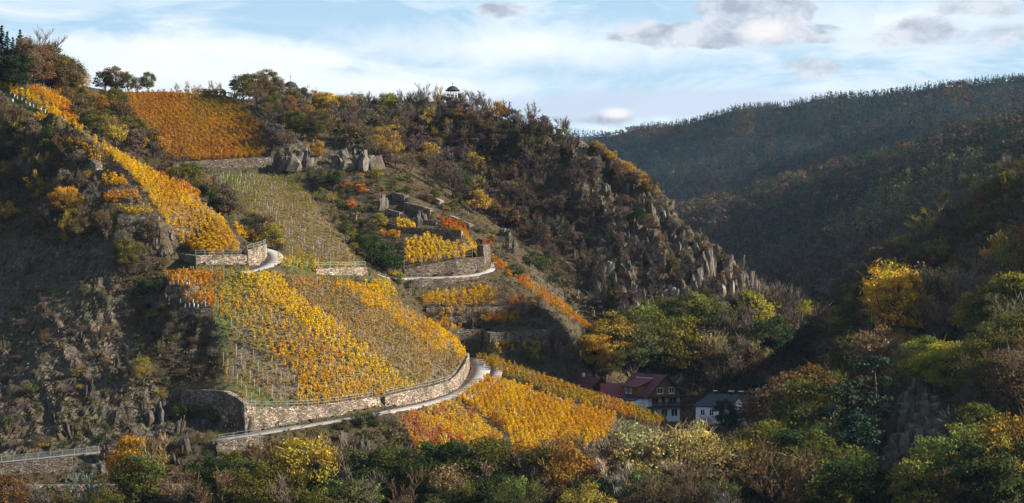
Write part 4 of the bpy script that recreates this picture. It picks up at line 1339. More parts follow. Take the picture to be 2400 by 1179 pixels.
def proto_spruce(kind, seed, per=9, size=0.55, wid=1.9):
    r = np.random.default_rng(seed)
    crown, trunk = NB(), NB()
    trunk.limb([(0, 0, -0.5), (0, 0, 5), (0, 0, 9.9)], [0.2, 0.12, 0.02], 5)
    for z in np.arange(1.0, 9.9, 0.42):
        rad = wid * (1 - z / 10.2) ** 0.85 * r.uniform(0.8, 1.15)
        n = max(4, int(per * (0.4 + rad / wid)))
        for k in range(n):
            a = r.uniform(0, 2 * math.pi); rr = rad * r.uniform(0.75, 1.15)
            m = 4
            f = np.linspace(0.15, 1, m)
            C = np.stack([np.cos(a) * rr * f, np.sin(a) * rr * f, z - 0.42 * rr * f ** 1.3 + r.normal(0, 0.06, m)], 1)
            V, Q = leaf_quads(C, size * r.uniform(0.7, 1.3, m), r, np.array((0, 0, 1.0)), 0.6)
            crown.add(V, Q, np.repeat(tint_of(m, r, 0.65, 1.3, 0.05), 4, 0))
    store(kind, crown, trunk, "needle")
def proto_pine(kind, seed):
    r = np.random.default_rng(seed)
    crown, trunk = NB(), NB()
    P = bend((0, 0, -0.5), (r.normal(0, .4), r.normal(0, .4), 9.4), r, 0.03, 6)
    trunk.limb(P, [0.19, 0.17, 0.15, 0.12, 0.09, 0.03], 6)
    for k in range(22):
        z = r.uniform(4.2, 9.7); a = r.uniform(0, 6.28); rr = r.uniform(0.5, 2.3) * (1.1 - 0.6 * (z - 4.2) / 5.5)
        i = min(4, int((z + .5) / 9.9 * 5))
        c = np.array((math.cos(a) * rr, math.sin(a) * rr, z)); s = np.array((P[i][0], P[i][1], z - 0.5))
        trunk.limb(bend(s, c, r, 0.1, 3), [0.05, 0.035, 0.02], 4)
        n = 70
        d = rand_dirs(n, r)
        C = c + d * r.uniform(0.3, 0.9, n)[:, None] * np.array((1.1, 1.1, 0.42))
        V, Q = leaf_quads(C, r.uniform(0.2, 0.42, n), r, d)
        crown.add(V, Q, np.repeat(tint_of(n, r, 0.7, 1.3, 0.05) * r.uniform(0.8, 1.2), 4, 0))
    store(kind, crown, trunk, "needle")
def proto_shrub(kind, seed, ncl=9, per=55, size=0.16, twig=120):
    r = np.random.default_rng(seed)
    crown, trunk = NB(), NB()
    for k in range(ncl):
        a = r.uniform(0, 6.28); rr = r.uniform(0, 0.95)
        c = np.array((math.cos(a) * rr, math.sin(a) * rr, r.uniform(0.35, 1.5) * (1.15 - 0.45 * rr)))
        d = rand_dirs(per, r); d[:, 2] = np.abs(d[:, 2]) * 0.9 + d[:, 2] * 0.1
        C = c + d * (r.random(per) ** 0.5 * r.uniform(0.35, 0.65))[:, None]
        V, Q = leaf_quads(C, size * r.uniform(0.6, 1.4, per), r, d)
        cb = r.uniform(0.7, 1.3); hue = r.normal(0, 0.1)
        crown.add(V, Q, np.repeat(tint_of(per, r, 0.78, 1.22, 0.06) * np.array((cb * (1 + hue), cb, cb * (1 - hue))), 4, 0))
        trunk.limb(bend((0, 0, -0.3), c, r, 0.1, 3), [0.05, 0.035, 0.015], 4)
    if twig:
        base = np.stack([r.normal(0, .45, twig), r.normal(0, .45, twig), r.uniform(0.2, 1.2, twig)], 1)
        d = np.stack([base[:, 0], base[:, 1], r.uniform(0.5, 1.5, twig)], 1)
        add_twigs(crown, base, d, r.uniform(0.3, 1.0, twig), 0.014, r, np.array((0.6, 0.55, 0.8)))
    store(kind, crown, trunk)
def proto_brush(kind, seed, n=420, w=0.012, leaves=60):
    """leafless thicket: a sheaf of stems and twigs from the ground, a few leaves"""
    r = np.random.default_rng(seed)
    crown, trunk = NB(), NB()
    for k in range(10):
        a = r.uniform(0, 6.28); e = np.array((math.cos(a) * r.uniform(.2, .9), math.sin(a) * r.uniform(.2, .9), r.uniform(1.2, 2.0)))
        trunk.limb(bend((0, 0, -.2), e, r, .1, 3), [0.035, 0.025, 0.01], 3)
    base = np.stack([r.normal(0, .55, n), r.normal(0, .55, n), r.uniform(0.1, 1.4, n)], 1)
    d = np.stack([base[:, 0] * .7, base[:, 1] * .7, r.uniform(0.4, 1.3, n)], 1) + rand_dirs(n, r) * 0.5
    add_twigs(crown, base, d, r.uniform(0.3, 0.9, n), w, r, np.repeat(tint_of(n, r, 0.6, 1.35, 0.05), 4, 0))
    if leaves:
        C = base[r.integers(0, n, leaves)] + rand_dirs(leaves, r) * 0.4
        V, Q = leaf_quads(C, 0.15 * r.uniform(0.6, 1.4, leaves), r)
        crown.add(V, Q, np.repeat(tint_of(leaves, r, 1.0, 1.9, 0.14), 4, 0))
    store(kind, crown, trunk)
for s in range(4): proto_broad("broad", 100 + s, 58, 110, 0.29, (3.6 + 0.3 * s, 3.8, 4.5), 5.2, 120, 0.06)
for s in range(3): proto_broad("round", 120 + s, 62, 105, 0.28, (4.5, 4.5, 4.3), 5.0, 60, 0.04, (0.8, 1.5))
for s in range(4): proto_broad("loose", 140 + s, 54, 58, 0.27, (3.9, 3.9, 4.6), 5.3, 520, 0.08, (0.7, 1.4))
for s in range(3): proto_broad("tall", 160 + s, 48, 105, 0.29, (2.7, 2.7, 4.8), 5.2, 150, 0.06)
for s in range(3): proto_broad("small", 180 + s, 26, 72, 0.44, (4.0, 4.0, 4.2), 5.0, 90, 0.05, (1.1, 1.9))
for s in range(3): proto_bare("bare", 200 + s, 0.85, 1000, 0.034)
for s in range(3): proto_bare("sparse", 220 + s, 0.85, 800, 0.036, 620, 0.27)
for s in range(3): proto_bare("thin", 240 + s, 0.8, 480, 0.065, 200, 0.42)
for s in range(3): proto_spruce("spruce", 260 + s, 13, 0.5, 2.6)
for s in range(2): proto_pine("pine", 280 + s)
for s in range(4): proto_shrub("shrub", 300 + s)
for s in range(3): proto_brush("brush", 320 + s)
SPECIES = {"broad": "broadleaf_tree", "round": "broadleaf_tree", "loose": "half_bare_tree", "tall": "tall_tree", "small": "oak_tree", "bare": "bare_tree", "sparse": "sparse_tree",
           "thin": "scrub_tree", "spruce": "spruce_tree", "pine": "pine_tree", "shrub": "shrub", "brush": "thicket"}
CATS = {"shrub": "shrub", "brush": "shrub"}
PAL = {
    "olive": (0.085, 0.080, 0.018), "green": (0.066, 0.076, 0.024), "fresh": (0.155, 0.155, 0.032), "dark": (0.022, 0.038, 0.014), "ivy": (0.028, 0.050, 0.012),
    "yellow": (0.50, 0.30, 0.018), "amber": (0.32, 0.175, 0.026), "orange": (0.34, 0.13, 0.02), "brown": (0.100, 0.070, 0.036), "rust": (0.155, 0.080, 0.030),
    "umber": (0.060, 0.044, 0.034), "twig": (0.125, 0.098, 0.072), "purple": (0.100, 0.070, 0.060), "tan": (0.26, 0.185, 0.075), "pale": (0.33, 0.29, 0.085), "lime": (0.25, 0.23, 0.03), "gold": (0.25, 0.175, 0.03), "conifer": (0.022, 0.036, 0.020),
}
COUNT = {}
def plant(kind, px, py, h, colr, label, group=None, parts=True, wid=1.0, pos=None, jit=0.12, sink=0.0):
    p = pos if pos is not None else hit(px, py)
    if p is None: return None
    c = np.array(PAL[colr] if isinstance(colr, str) else colr) * random.uniform(1 - jit, 1 + jit) * np.array((random.uniform(1 - jit, 1 + jit), 1, random.uniform(1 - jit, 1 + jit)))
    cm, tm, one = random.choice(PROTO[kind])
    c = c * 1.3
    if kind not in ("shrub", "brush"): h *= 1.22 if parts else 1.35
    s = h / (2.0 if kind in ("shrub", "brush") else 10.0)
    sc = (s * wid * random.uniform(0.92, 1.08), s * wid * random.uniform(0.92, 1.08), s)
    rz = random.uniform(0, 6.28)
    nm = SPECIES[kind]
    if parts:
        sink += 0.04 * h
        root = empty(nm, (p[0], p[1], p[2] - sink), rz)
        root.scale = sc
        link("trunk", tm, root)
        cr = link("crown", cm, root)
        cr.color = (c[0], c[1], c[2], 1)
    else:
        root = link(nm, one, None, (p[0], p[1], p[2] - sink), rz, sc)
        root.color = (c[0], c[1], c[2], 1)
    tag(root, label, CATS.get(kind, "tree"), group)
    COUNT[nm] = COUNT.get(nm, 0) + 1
    return root
def scatter(poly, n, kinds, hts, cols, label, group, parts=False, mind=12, wid=1.0, avoid=None, seed=0, nearw=1.0):
    """stand plants at random over the ground that shows inside a sighted outline"""
    r = random.Random(seed)
    poly = np.array(poly, float)
    x0, y0 = poly.min(0); x1, y1 = poly.max(0)
    got, tries = [], 0
    while len(got) < n and tries < n * 40:
        tries += 1
        x, y = r.uniform(x0, x1), r.uniform(y0, y1)
        if not inpoly(np.array([x]), np.array([y]), poly)[0]: continue
        if avoid and any(inpoly(np.array([x]), np.array([y]), a)[0] for a in avoid): continue
        if any((x - a) ** 2 + (y - b) ** 2 < mind * mind for a, b in got): continue
        got.append((x, y))
    got.sort(key=lambda q: q[1])
    ks, kw = zip(*kinds); cs, cw = zip(*cols)
    for x, y in got:
        k = r.choices(ks, kw)[0]
        cc = r.choices(cs, cw)[0]
        if k in ("bare", "thin", "brush") and cc in ("olive", "green", "dark", "fresh", "ivy", "lime", "conifer"): cc = r.choice(("twig", "purple", "brown"))
        hh = r.uniform(*hts) * (0.55 if k in ("shrub", "brush") else 1.0)
        plant(k, x, y, hh, cc, label[k] if isinstance(label, dict) else label, group, parts, wid * r.uniform(0.85, 1.2))
    return got
# ------------------------------------------------------------------ vegetation, place by place
# --- upper left ridge
for i, (x, y, h, k, cc, lab) in enumerate([
    (4, 186, 11.5, "spruce", "conifer", "tall dark spruce at the very left edge of the ridge"),
    (17, 190, 10.5, "spruce", "conifer", "slim spruce second from the left on the ridge"),
    (47, 195, 11.8, "spruce", "conifer", "dark spruce with a pointed top, right of the ridge spruces"),
    (30, 192, 9.5, "spruce", "dark", "bushy evergreen between the ridge spruces"),
    (-8, 170, 11.5, "spruce", "conifer", "spruce cut by the left edge of the picture"),
    (62, 205, 11.5, "tall", "brown", "narrow brown tree beside the pointed spruce"),
    (10, 205, 9.0, "broad", "dark", "dark leafy tree under the leftmost spruce"),
    (40, 210, 8.5, "broad", "dark", "dark leafy tree under the pointed spruce"),
    (80, 200, 11.0, "broad", "rust", "rust brown oak on the upper left ridge"),
    (102, 206, 10.5, "loose", "brown", "half bare oak on the upper left ridge"),
    (125, 208, 10.0, "broad", "olive", "olive oak on the upper left ridge"),
    (146, 214, 9.5, "broad", "brown", "brown oak at the middle of the upper left ridge"),
    (168, 220, 8.5, "broad", "olive", "round olive oak near the end of the upper left ridge"),
    (188, 226, 7.0, "loose", "gold", "small golden tree at the end of the upper left ridge"),
    (92, 185, 11.0, "bare", "twig", "bare tree standing above the rust brown oak"),
    (118, 190, 10.0, "bare", "purple", "bare purplish tree behind the ridge oaks")]):
    plant(k, x, y, h, cc, lab)
# --- lone trees against the sky
for x, y, h, k, cc, lab, w in [(245, 214, 6.0, "round", "olive", "spreading dark tree, leftmost on the skyline left of the orange vineyard", 1.15),
                            (272, 213, 6.8, "round", "brown", "tallest dark tree of the clump left of the orange vineyard", 1.1),
                            (300, 213, 5.6, "round", "olive", "broad dark tree in the middle of the skyline clump", 1.1),
                            (322, 213, 4.4, "loose", "brown", "small half bare tree between the clump and the single skyline tree", 1.0),
                            (346, 213, 5.6, "broad", "green", "single round tree at the right end of the skyline clump", 0.95)]:
    plant(k, x, y, h, cc, lab, wid=w)
for x in (415, 437, 455, 470, 492, 515): plant("thin", x, 214, random.uniform(1.6, 3.0), "tan", "pale thin bush behind the top edge of the orange vineyard", "bushes on the vineyard skyline", False)
# --- gully between the spur and the orange vineyard
G1 = [(62, 188), (200, 224), (262, 228), (340, 318), (392, 376), (400, 402), (470, 405), (470, 420), (520, 470), (600, 540), (660, 590), (640, 590), (560, 530), (430, 444), (330, 386), (250, 340), (175, 285), (165, 245), (110, 212)]
SP = [FIELD_POLYS["spur"]]
scatter(G1, 95, [("small", 3), ("thin", 2), ("shrub", 3), ("brush", 2)], (3.0, 6.0), [("olive", 3), ("brown", 3), ("amber", 1.2), ("gold", 1), ("purple", 2), ("dark", 1)],
        {"small": "small oak in the scrubby gully behind the spur field", "thin": "leafless scrub tree in the gully behind the spur field", "shrub": "leafy shrub in the gully behind the spur field", "brush": "bare thicket in the gully behind the spur field"},
        "scrub of the gully behind the spur", mind=10, avoid=SP, seed=1)
plant("round", 222, 286, 8.0, (0.20, 0.105, 0.02), "large rusty tree above the spur, left of the orange vineyard")
plant("round", 262, 262, 6.0, "olive", "olive tree beside the upper left corner of the orange vineyard")
plant("broad", 330, 330, 4.5, "dark", "dark green tree touching the left edge of the orange vineyard")
for x, y, h in ((480, 462, 4.2), (500, 486, 4.6), (515, 500, 4.0), (600, 528, 3.6), (585, 540, 3.0)): plant("shrub", x, y, h, "ivy", "large dark green shrub on the left edge of the grey-green vineyard", "dark shrubs beside the grey-green vineyard")
# --- ridge between the vineyard and the pavilion
RT = [(548, 240, 6.0, "pine", "conifer", "dark pine at the right corner of the orange vineyard"), (570, 236, 8.0, "broad", "olive", "dark oak right of the orange vineyard skyline"), (600, 238, 9.0, "round", "brown", "largest oak left of the hidden pavilion roof"),
      (628, 240, 9.2, "round", "olive", "olive oak just left of the hidden pavilion roof"), (660, 252, 7.6, "round", "brown", "brown oak in front of the hidden pavilion"), (640, 268, 6.0, "round", "olive", "low olive oak below the ridge oaks"),
      (705, 256, 6.6, "broad", "dark", "dark tree right of the hidden pavilion roof"), (676, 262, 5.5, "round", "rust", "rusty tree below the hidden pavilion"), (735, 262, 6.6, "loose", "amber", "amber half bare tree on the ridge, left of the golden one"),
      (756, 270, 7.2, "broad", "gold", "golden tree on the ridge"), (775, 272, 6.8, "broad", "yellow", "yellow tree on the ridge beside the golden one"), (800, 270, 6.4, "loose", "rust", "rust tree on the ridge with gaps in its crown"),
      (822, 272, 7.0, "loose", "amber", "orange tree on the ridge, left of the bare grey ones"), (842, 268, 6.6, "loose", "fresh", "small green tree on the ridge beside the orange one"),
      (862, 272, 6.4, "bare", "twig", "bare grey tree on the ridge, left one of the pair"), (880, 274, 5.8, "bare", "twig", "bare grey tree on the ridge, right one of the pair"),
      (910, 276, 8.2, "round", (0.17, 0.17, 0.02), "big lime green round tree on the ridge left of the pavilion"), (950, 270, 7.0, "sparse", "brown", "thin-leaved tree right of the lime green tree"),
      (975, 268, 6.8, "sparse", "olive", "sparse olive tree halfway to the pavilion"), (993, 264, 7.4, "bare", "twig", "tall bare tree left of the pavilion"), (1010, 262, 5.0, "sparse", "brown", "low sparse tree left of the pavilion"),
      (1030, 254, 4.6, "sparse", "twig", "small bare tree beside the pavilion base"), (1085, 254, 5.0, "sparse", "olive", "sparse tree just right of the pavilion"), (1102, 256, 5.2, "bare", "twig", "bare tree right of the pavilion"),
      (1118, 258, 4.6, "bare", "brown", "low bare tree second right of the pavilion"), (1140, 264, 4.2, "sparse", "brown", "brown bush-like tree on the skyline right of the pavilion"), (1165, 272, 3.8, "bare", "twig", "bare bush on the skyline falling right from the pavilion")]
for x, y, h, k, cc, lab in RT: plant(k, x, y + 4, h, cc, lab)
plant("shrub", 1060, 258, 2.4, "olive", "olive shrub covering the foot of the pavilion", wid=1.5)
# --- wooded slope under the ridge
S1 = [(575, 245), (640, 246), (760, 278), (900, 282), (1000, 270), (1060, 258), (1130, 264), (1200, 290), (1270, 318), (1330, 345), (1280, 430), (1220, 545), (1200, 560), (1100, 496), (1020, 446), (940, 398), (880, 390), (780, 332), (650, 345), (630, 320), (600, 270)]
scatter(S1, 270, [("small", 4), ("thin", 5), ("sparse", 1), ("brush", 2)], (3.6, 6.6), [("brown", 4), ("umber", 4), ("olive", 2.5), ("purple", 4), ("twig", 3), ("rust", .7), ("gold", .7), ("amber", 0.3), ("tan", 0.5)],
        {"small": "small oak in the wood below the pavilion", "thin": "leafless scrub tree in the wood below the pavilion", "sparse": "thin-leaved tree in the wood below the pavilion", "brush": "bare thicket in the wood below the pavilion"},
        "wood below the pavilion", mind=13, seed=2)
for x, y, h, k, cc, lab in [(715, 300, 6.0, "round", (0.22, 0.11, 0.02), "amber oak above the left rock face"), (695, 318, 6.4, "broad", "green", "green tree above the left rock face"), (740, 330, 5.6, "broad", "olive", "olive tree between the ridge and the twin rock faces"),
                            (745, 372, 4.4, "round", "amber", "amber bush between the twin rock faces"), (895, 340, 5.4, "round", "gold", "golden tree right of the twin rock faces"), (905, 372, 5.0, "round", "gold", "golden tree right of the twin rock faces, lower one"),
                            (1050, 330, 5.4, "sparse", "amber", "amber tree on the wooded slope under the pavilion"), (1075, 300, 5.2, "small", "amber", "orange-brown tree straight below the pavilion")]:
    plant(k, x, y, h, cc, lab)
# --- rocky slope falling right from the pavilion hill
S2 = [(1280, 330), (1400, 366), (1470, 415), (1560, 484), (1630, 552), (1690, 614), (1760, 676), (1795, 706), (1700, 735), (1600, 748), (1490, 790), (1430, 770), (1300, 670), (1215, 585), (1250, 470)]
scatter(S2, 230, [("thin", 5), ("brush", 4), ("small", 1.3), ("shrub", 1)], (2.6, 4.6), [("umber", 7), ("brown", 2), ("purple", 2), ("twig", 1), ("olive", .8), ("rust", 0.5), ("dark", .8)],
        {"small": "small oak on the rocky slope right of the pavilion", "thin": "leafless scrub tree on the rocky slope right of the pavilion", "shrub": "leafy shrub on the rocky slope right of the pavilion", "brush": "bare thicket on the rocky slope right of the pavilion"},
        "scrub of the rocky slope", mind=13, seed=3)
for t_ in np.linspace(0, 1, 13):
    x = 1395 + t_ * 150; y = 358 + t_ * 108
    plant("small" if t_ < .8 else "shrub", x, y, random.uniform(2.4, 3.6), random.choice(("gold", "amber", "tan")), "golden bush on the sunny edge of the rocky ridge", "golden bushes on the rocky ridge edge", False)
plant("shrub", 1690, 618, 3.6, "green", "round green shrub alone on the crags", wid=1.3)
# --- second rib: shrubs round its terraces
S3 = [(740, 400), (890, 402), (940, 410), (1010, 452), (1090, 500), (1150, 540), (1190, 575), (1140, 560), (1030, 500), (985, 470), (900, 460), (880, 520), (830, 520), (770, 430)]
scatter(S3, 75, [("shrub", 5), ("brush", 3), ("small", 1)], (1.8, 3.6), [("olive", 4), ("fresh", 2), ("brown", 2), ("gold", 1.3), ("orange", .5), ("twig", 1.5)],
        {"small": "small oak on the second rib", "shrub": "leafy shrub on the second rib", "brush": "bare thicket on the second rib"}, "scrub of the second rib", mind=11, seed=4)
S4 = [(715, 415), (760, 420), (830, 500), (900, 530), (900, 560), (860, 590), (845, 605), (790, 540), (745, 470)]
scatter(S4, 40, [("shrub", 6), ("brush", 1.5), ("small", 1.5)], (2.6, 5.2), [("green", 4), ("fresh", 2.4), ("ivy", 2), ("gold", 1), ("olive", 2)],
        {"small": "small oak in the green gully right of the grey-green vineyard", "shrub": "leafy shrub in the green gully right of the grey-green vineyard", "brush": "bare thicket in the green gully right of the grey-green vineyard"}, "scrub of the green gully", mind=12, seed=5)
for x, y, h, w in ((868, 612, 6.0, 1.0), (892, 632, 6.6, 1.0), (912, 640, 6.4, 1.0), (880, 590, 5.0, 1.0), (905, 605, 5.0, 1.1), (930, 630, 3.4, 1.0), (850, 590, 4.2, 1)):
    plant("shrub", x, y, h, "ivy", "tall ivy green bush between the grey-green vineyard and the terrace wall", "ivy green bushes", True, w)
for x, y, h, cc, lab in ((935, 668, 3.6, "fresh", "pale green bush at the end of the terrace wall"), (955, 682, 3.0, "ivy", "dark green bush below the terrace wall corner"), (925, 648, 2.0, "yellow", "small bright yellow bush at the start of the terrace lane"),
                         (1210, 650, 4.0, "ivy", "dark green bush above the orange strip rib"), (1245, 628, 5.0, "ivy", "dark ivy mass behind the trellis fence, left one"), (1275, 640, 5.4, "green", "dark green bush behind the trellis fence, right one"), (1300, 668, 4.2, "ivy", "dark green bush lower down behind the trellis fence")):
    plant("shrub", x, y, h, cc, lab, wid=1.15)
# --- dark terraces
S5 = [(960, 700), (1010, 715), (1250, 690), (1310, 740), (1400, 790), (1440, 850), (1320, 850), (1240, 845), (1120, 820), (1040, 780), (985, 740)]
scatter(S5, 60, [("shrub", 4), ("brush", 4), ("thin", 1.2)], (1.8, 4.0), [("dark", 3), ("brown", 3), ("olive", 2.5), ("twig", 2), ("amber", .5)],
        {"thin": "leafless scrub tree in the dark terraces", "shrub": "leafy shrub in the dark terraces", "brush": "bare thicket in the dark terraces"}, "scrub of the dark terraces", mind=13, seed=6)
plant("round", 1252, 858, 4.6, "olive", "round olive bush below the stone bastion")
for x, y, h in ((1300, 850, 7.0), (1330, 860, 7.5), (1270, 838, 5.0)): plant("bare", x, y, h, "twig", "large bare tree below the dark terraces", "bare trees below the dark terraces")
# --- left rock face and the scrub above it
S6 = [(-20, 240), (40, 280), (95, 318), (190, 360), (215, 430), (260, 500), (300, 545), (395, 600), (380, 640), (300, 650), (230, 600), (60, 570), (-20, 575)]
scatter(S6, 120, [("thin", 4), ("small", 2), ("shrub", 3), ("brush", 4)], (2.8, 5.4), [("brown", 4), ("twig", 3), ("olive", 2.5), ("gold", 1), ("amber", .6), ("dark", 1.4)],
        {"small": "small oak in the scrub above the left rock face", "thin": "leafless scrub tree above the left rock face", "shrub": "leafy shrub above the left rock face", "brush": "bare thicket above the left rock face"}, "scrub above the left rock face", mind=13, seed=7)
for x, y, h, k, cc, lab in [(150, 508, 7.0, "round", "amber", "bright yellow-brown tree in the scrub above the rock face"), (165, 540, 5.0, "round", "gold", "second golden tree just below the bright one"), (190, 560, 4.6, "loose", "tan", "tan tree right of the golden pair above the rock face"),
                            (60, 440, 5.5, "bare", "twig", "bare pale-stemmed tree in the left scrub"), (100, 420, 5.5, "bare", "tan", "bare tan tree in the left scrub")]: plant(k, x, y, h, cc, lab)
S7 = [(-20, 620), (180, 640), (300, 660), (400, 690), (500, 740), (530, 860), (420, 900), (400, 1010), (260, 1040), (-20, 1060)]
scatter(S7, 105, [("shrub", 4), ("brush", 5)], (1.6, 4.0), [("brown", 3), ("olive", 3), ("green", 2), ("twig", 3), ("gold", .7)],
        {"shrub": "leafy shrub clinging to the left rock face", "brush": "bare thicket clinging to the left rock face"}, "plants on the left rock face", mind=17, seed=8)
for x, y, h, k, cc, lab in [(335, 900, 5.0, "loose", "gold", "golden small tree low on the left rock face"), (300, 640, 7.0, "round", "olive", "olive tree left of the square wall"), (340, 690, 4.0, "shrub", "dark", "dark green shrub left of the young vines"), (372, 690, 3.6, "shrub", "dark", "second dark green shrub left of the young vines"),
                            (75, 925, 3.2, "shrub", "green", "bright green shrub at the foot of the left rock face"), (360, 750, 2.8, "shrub", "fresh", "pale green bush below the young vines"), (395, 750, 2.6, "shrub", "olive", "olive bush below the young vines"),
                            (440, 985, 5.0, "shrub", "olive", "broad olive shrub under the curved wall end"), (500, 990, 4.4, "shrub", "green", "green shrub under the curved wall end"), (540, 1000, 4.0, "brush", "twig", "bare shrub under the curved wall end"),
                            (20, 1000, 3.0, "shrub", "green", "green shrub near the left picture edge at the rock foot"), (100, 1052, 2.0, "shrub", "gold", "low golden shrub beside the mesh fence"), (150, 1050, 1.8, "shrub", "olive", "low olive shrub beside the mesh fence"), (230, 1040, 2.4, "shrub", "dark", "dark shrub above the mesh fence end")]:
    plant(k, x, y, h, cc, lab)
# --- valley behind the houses
VT = [(1395, 880, 9.0, "round", "amber", "amber tree behind the smaller red roofed house"), (1420, 890, 8.0, "round", "olive", "olive tree behind the annex"), (1440, 860, 10, "broad", "gold", "golden-green tree left of the big green valley tree"),
      (1480, 890, 12.5, "broad", "green", "big green tree behind the chalet, left one"), (1505, 840, 11.5, "broad", "fresh", "fresh green tree crown behind the chalet"), (1540, 890, 13.5, "broad", "olive", "big olive tree behind the chalet, centre"),
      (1575, 885, 13.0, "broad", (0.10, 0.088, 0.016), "big yellow-olive tree behind the chalet, right one"), (1600, 830, 11.5, "broad", "olive", "olive tree in the second row behind the chalet"), (1625, 800, 10, "tall", "fresh", "narrow fresh green tree below the crags"),
      (1655, 800, 9.5, "broad", "fresh", "fresh green tree below the crags, right of the narrow one"), (1690, 850, 12, "sparse", "olive", "wide thin-leaved tree in the valley centre"), (1730, 850, 12, "sparse", "twig", "grey thin-leaved tree in the valley centre"),
      (1670, 915, 11.5, "sparse", "tan", "tan feathery tree above the white house"), (1710, 915, 11, "sparse", "twig", "brown feathery tree right above the white house"), (1640, 920, 9, "bare", "purple", "dark bare tree between chalet and white house"), (1755, 905, 9, "sparse", "tan", "tan feathery tree right of the white house"),
      (1770, 800, 9.5, "tall", "lime", "bright lime green column tree in the valley"), (1790, 850, 9.5, "broad", "green", "green tree below the lime column"), (1815, 850, 9.5, "broad", "dark", "dark green tree right of the lime column"),
      (1755, 770, 8, "tall", "fresh", "small lime tree at the foot of the crags"), (1850, 830, 11, "bare", "purple", "bare purplish tree in the right valley, left one"), (1835, 790, 10, "bare", "twig", "bare grey tree in the right valley"), (1800, 790, 10, "bare", "brown", "bare brown tree in the right valley"),
      (1880, 790, 8, "tall", "lime", "small lime green tree at the mouth of the valley"), (1890, 850, 11, "bare", "purple", "bare purplish tree in the right valley, right one"), (1540, 800, 9, "sparse", "olive", "sparse tree at the foot of the crags"), (1470, 830, 9, "broad", "olive", "olive tree between the orange strip and the green valley trees"),
      (1700, 1008, 6.0, "broad", "dark", "dark evergreen tree in front of the white house"), (1722, 1012, 4.6, "broad", "dark", "lower dark evergreen at the right corner of the white house"), (1610, 985, 2.6, "brush", "tan", "bare hedge between chalet and white house"), (1630, 990, 2.6, "brush", "twig", "bare shrub left of the white house"), (1595, 985, 2.2, "brush", "brown", "bare brown shrub at the chalet corner"),
      (1653, 1008, 3.6, "brush", "tan", "pale leafless bush before the white house wall"), (1578, 978, 7.2, "bare", "purple", "bare tree in front of the chalet gable")]
for x, y, h, k, cc, lab in VT: plant(k, x, y, h * (1.15 if h > 7 else 1), cc, lab, wid=1.12 if h > 7 else 1)
S8 = [(1460, 800), (1600, 770), (1800, 745), (1900, 790), (1900, 870), (1780, 900), (1600, 900), (1480, 880)]
scatter(S8, 34, [("broad", 3), ("sparse", 3), ("bare", 3)], (7, 10.5), [("olive", 3), ("green", 2), ("twig", 3), ("brown", 2), ("fresh", .7)],
        {"broad": "leafy tree in the valley wood", "sparse": "thin-leaved tree in the valley wood", "bare": "bare tree in the valley wood"}, "valley wood", True, mind=24, seed=9)
# --- right hill
S9 = [(1870, 770), (1960, 705), (2040, 625), (2120, 555), (2220, 490), (2320, 436), (2420, 384), (2440, 640), (2400, 700), (2250, 700), (2100, 730), (2000, 780), (1900, 830)]
scatter(S9, 150, [("small", 5), ("sparse", 2), ("thin", 3)], (6.5, 9.5), [("brown", 2), ("olive", 5), ("gold", 3), ("rust", 2), ("twig", 2), ("fresh", 1)],
        {"small": "oak in the wood on the right hill", "sparse": "thin-leaved tree in the wood on the right hill", "thin": "leafless tree in the wood on the right hill"}, "wood on the right hill", mind=21, seed=10, wid=1.05)
RH = [(2100, 800, 14.5, "loose", (0.46, 0.28, 0.03), "bright yellow tree, the most vivid on the right"), (2070, 780, 11.5, "broad", (0.44, 0.25, 0.016), "yellow tree crown left of the vivid one"), (2122, 790, 12.0, "broad", "amber", "amber part-bare tree right of the vivid yellow one"),
      (2180, 790, 12.5, "sparse", "twig", "tall bare tree right of the yellow tree, first of the row"), (2215, 790, 13, "sparse", "tan", "tall bare tree right of the yellow tree, second of the row"), (2260, 790, 13, "bare", "twig", "tall bare tree right of the yellow tree, third of the row"), (2300, 790, 12, "sparse", "twig", "tall bare tree right of the yellow tree, last of the row"),
      (2150, 760, 10, "bare", "twig", "bare tree just behind the yellow tree"), (2200, 830, 9, "bare", "purple", "bare shrubby tree below the row of bare trees"), (2010, 780, 8, "broad", "green", "green round tree left of the yellow tree"),
      (1960, 830, 9, "broad", "fresh", "fresh green tree on the left flank of the right hill"), (1990, 810, 8.5, "round", "olive", "olive tree beside the fresh green one"), (2040, 830, 8, "bare", "twig", "bare tree under the yellow tree"), (1930, 860, 9, "bare", "brown", "bare brown tree at the left flank of the right hill"),
      (2380, 800, 12.5, "round", (0.14, 0.12, 0.018), "large yellow-green tree at the right edge"), (2330, 830, 11, "round", "olive", "large olive tree left of the right edge tree"), (2290, 800, 9, "broad", "gold", "golden tree between the bare row and the right edge"), (2400, 870, 10, "round", "olive", "olive tree at the right edge, lower one"), (2290, 680, 8, "round", "green", "green crown on the right hill above the bare row"),
      (2220, 930, 9.5, "round", "lime", "light green spreading tree above the big rock"), (2180, 920, 8.5, "round", (0.19, 0.19, 0.035), "pale green tree directly behind the big rock"), (2060, 930, 11.5, "loose", "tan", "tan leaved tree with dark limbs above the big rock"), (2010, 930, 11, "loose", "olive", "open olive tree left of the tan one"),
      (2110, 890, 9, "loose", "amber", "amber tree between the tan one and the big rock"), (1960, 930, 11, "loose", "brown", "open brown tree above the russet one"), (2330, 930, 10, "broad", "olive", "dark olive tree right of the big rock"), (2300, 980, 9, "sparse", "brown", "brown sparse tree right of the big rock"), (2380, 980, 10, "broad", "brown", "brown tree at the right edge above the yellow-flecked one")]
for x, y, h, k, cc, lab in RH: plant(k, x, y, h * 1.18, cc, lab, wid=1.15)
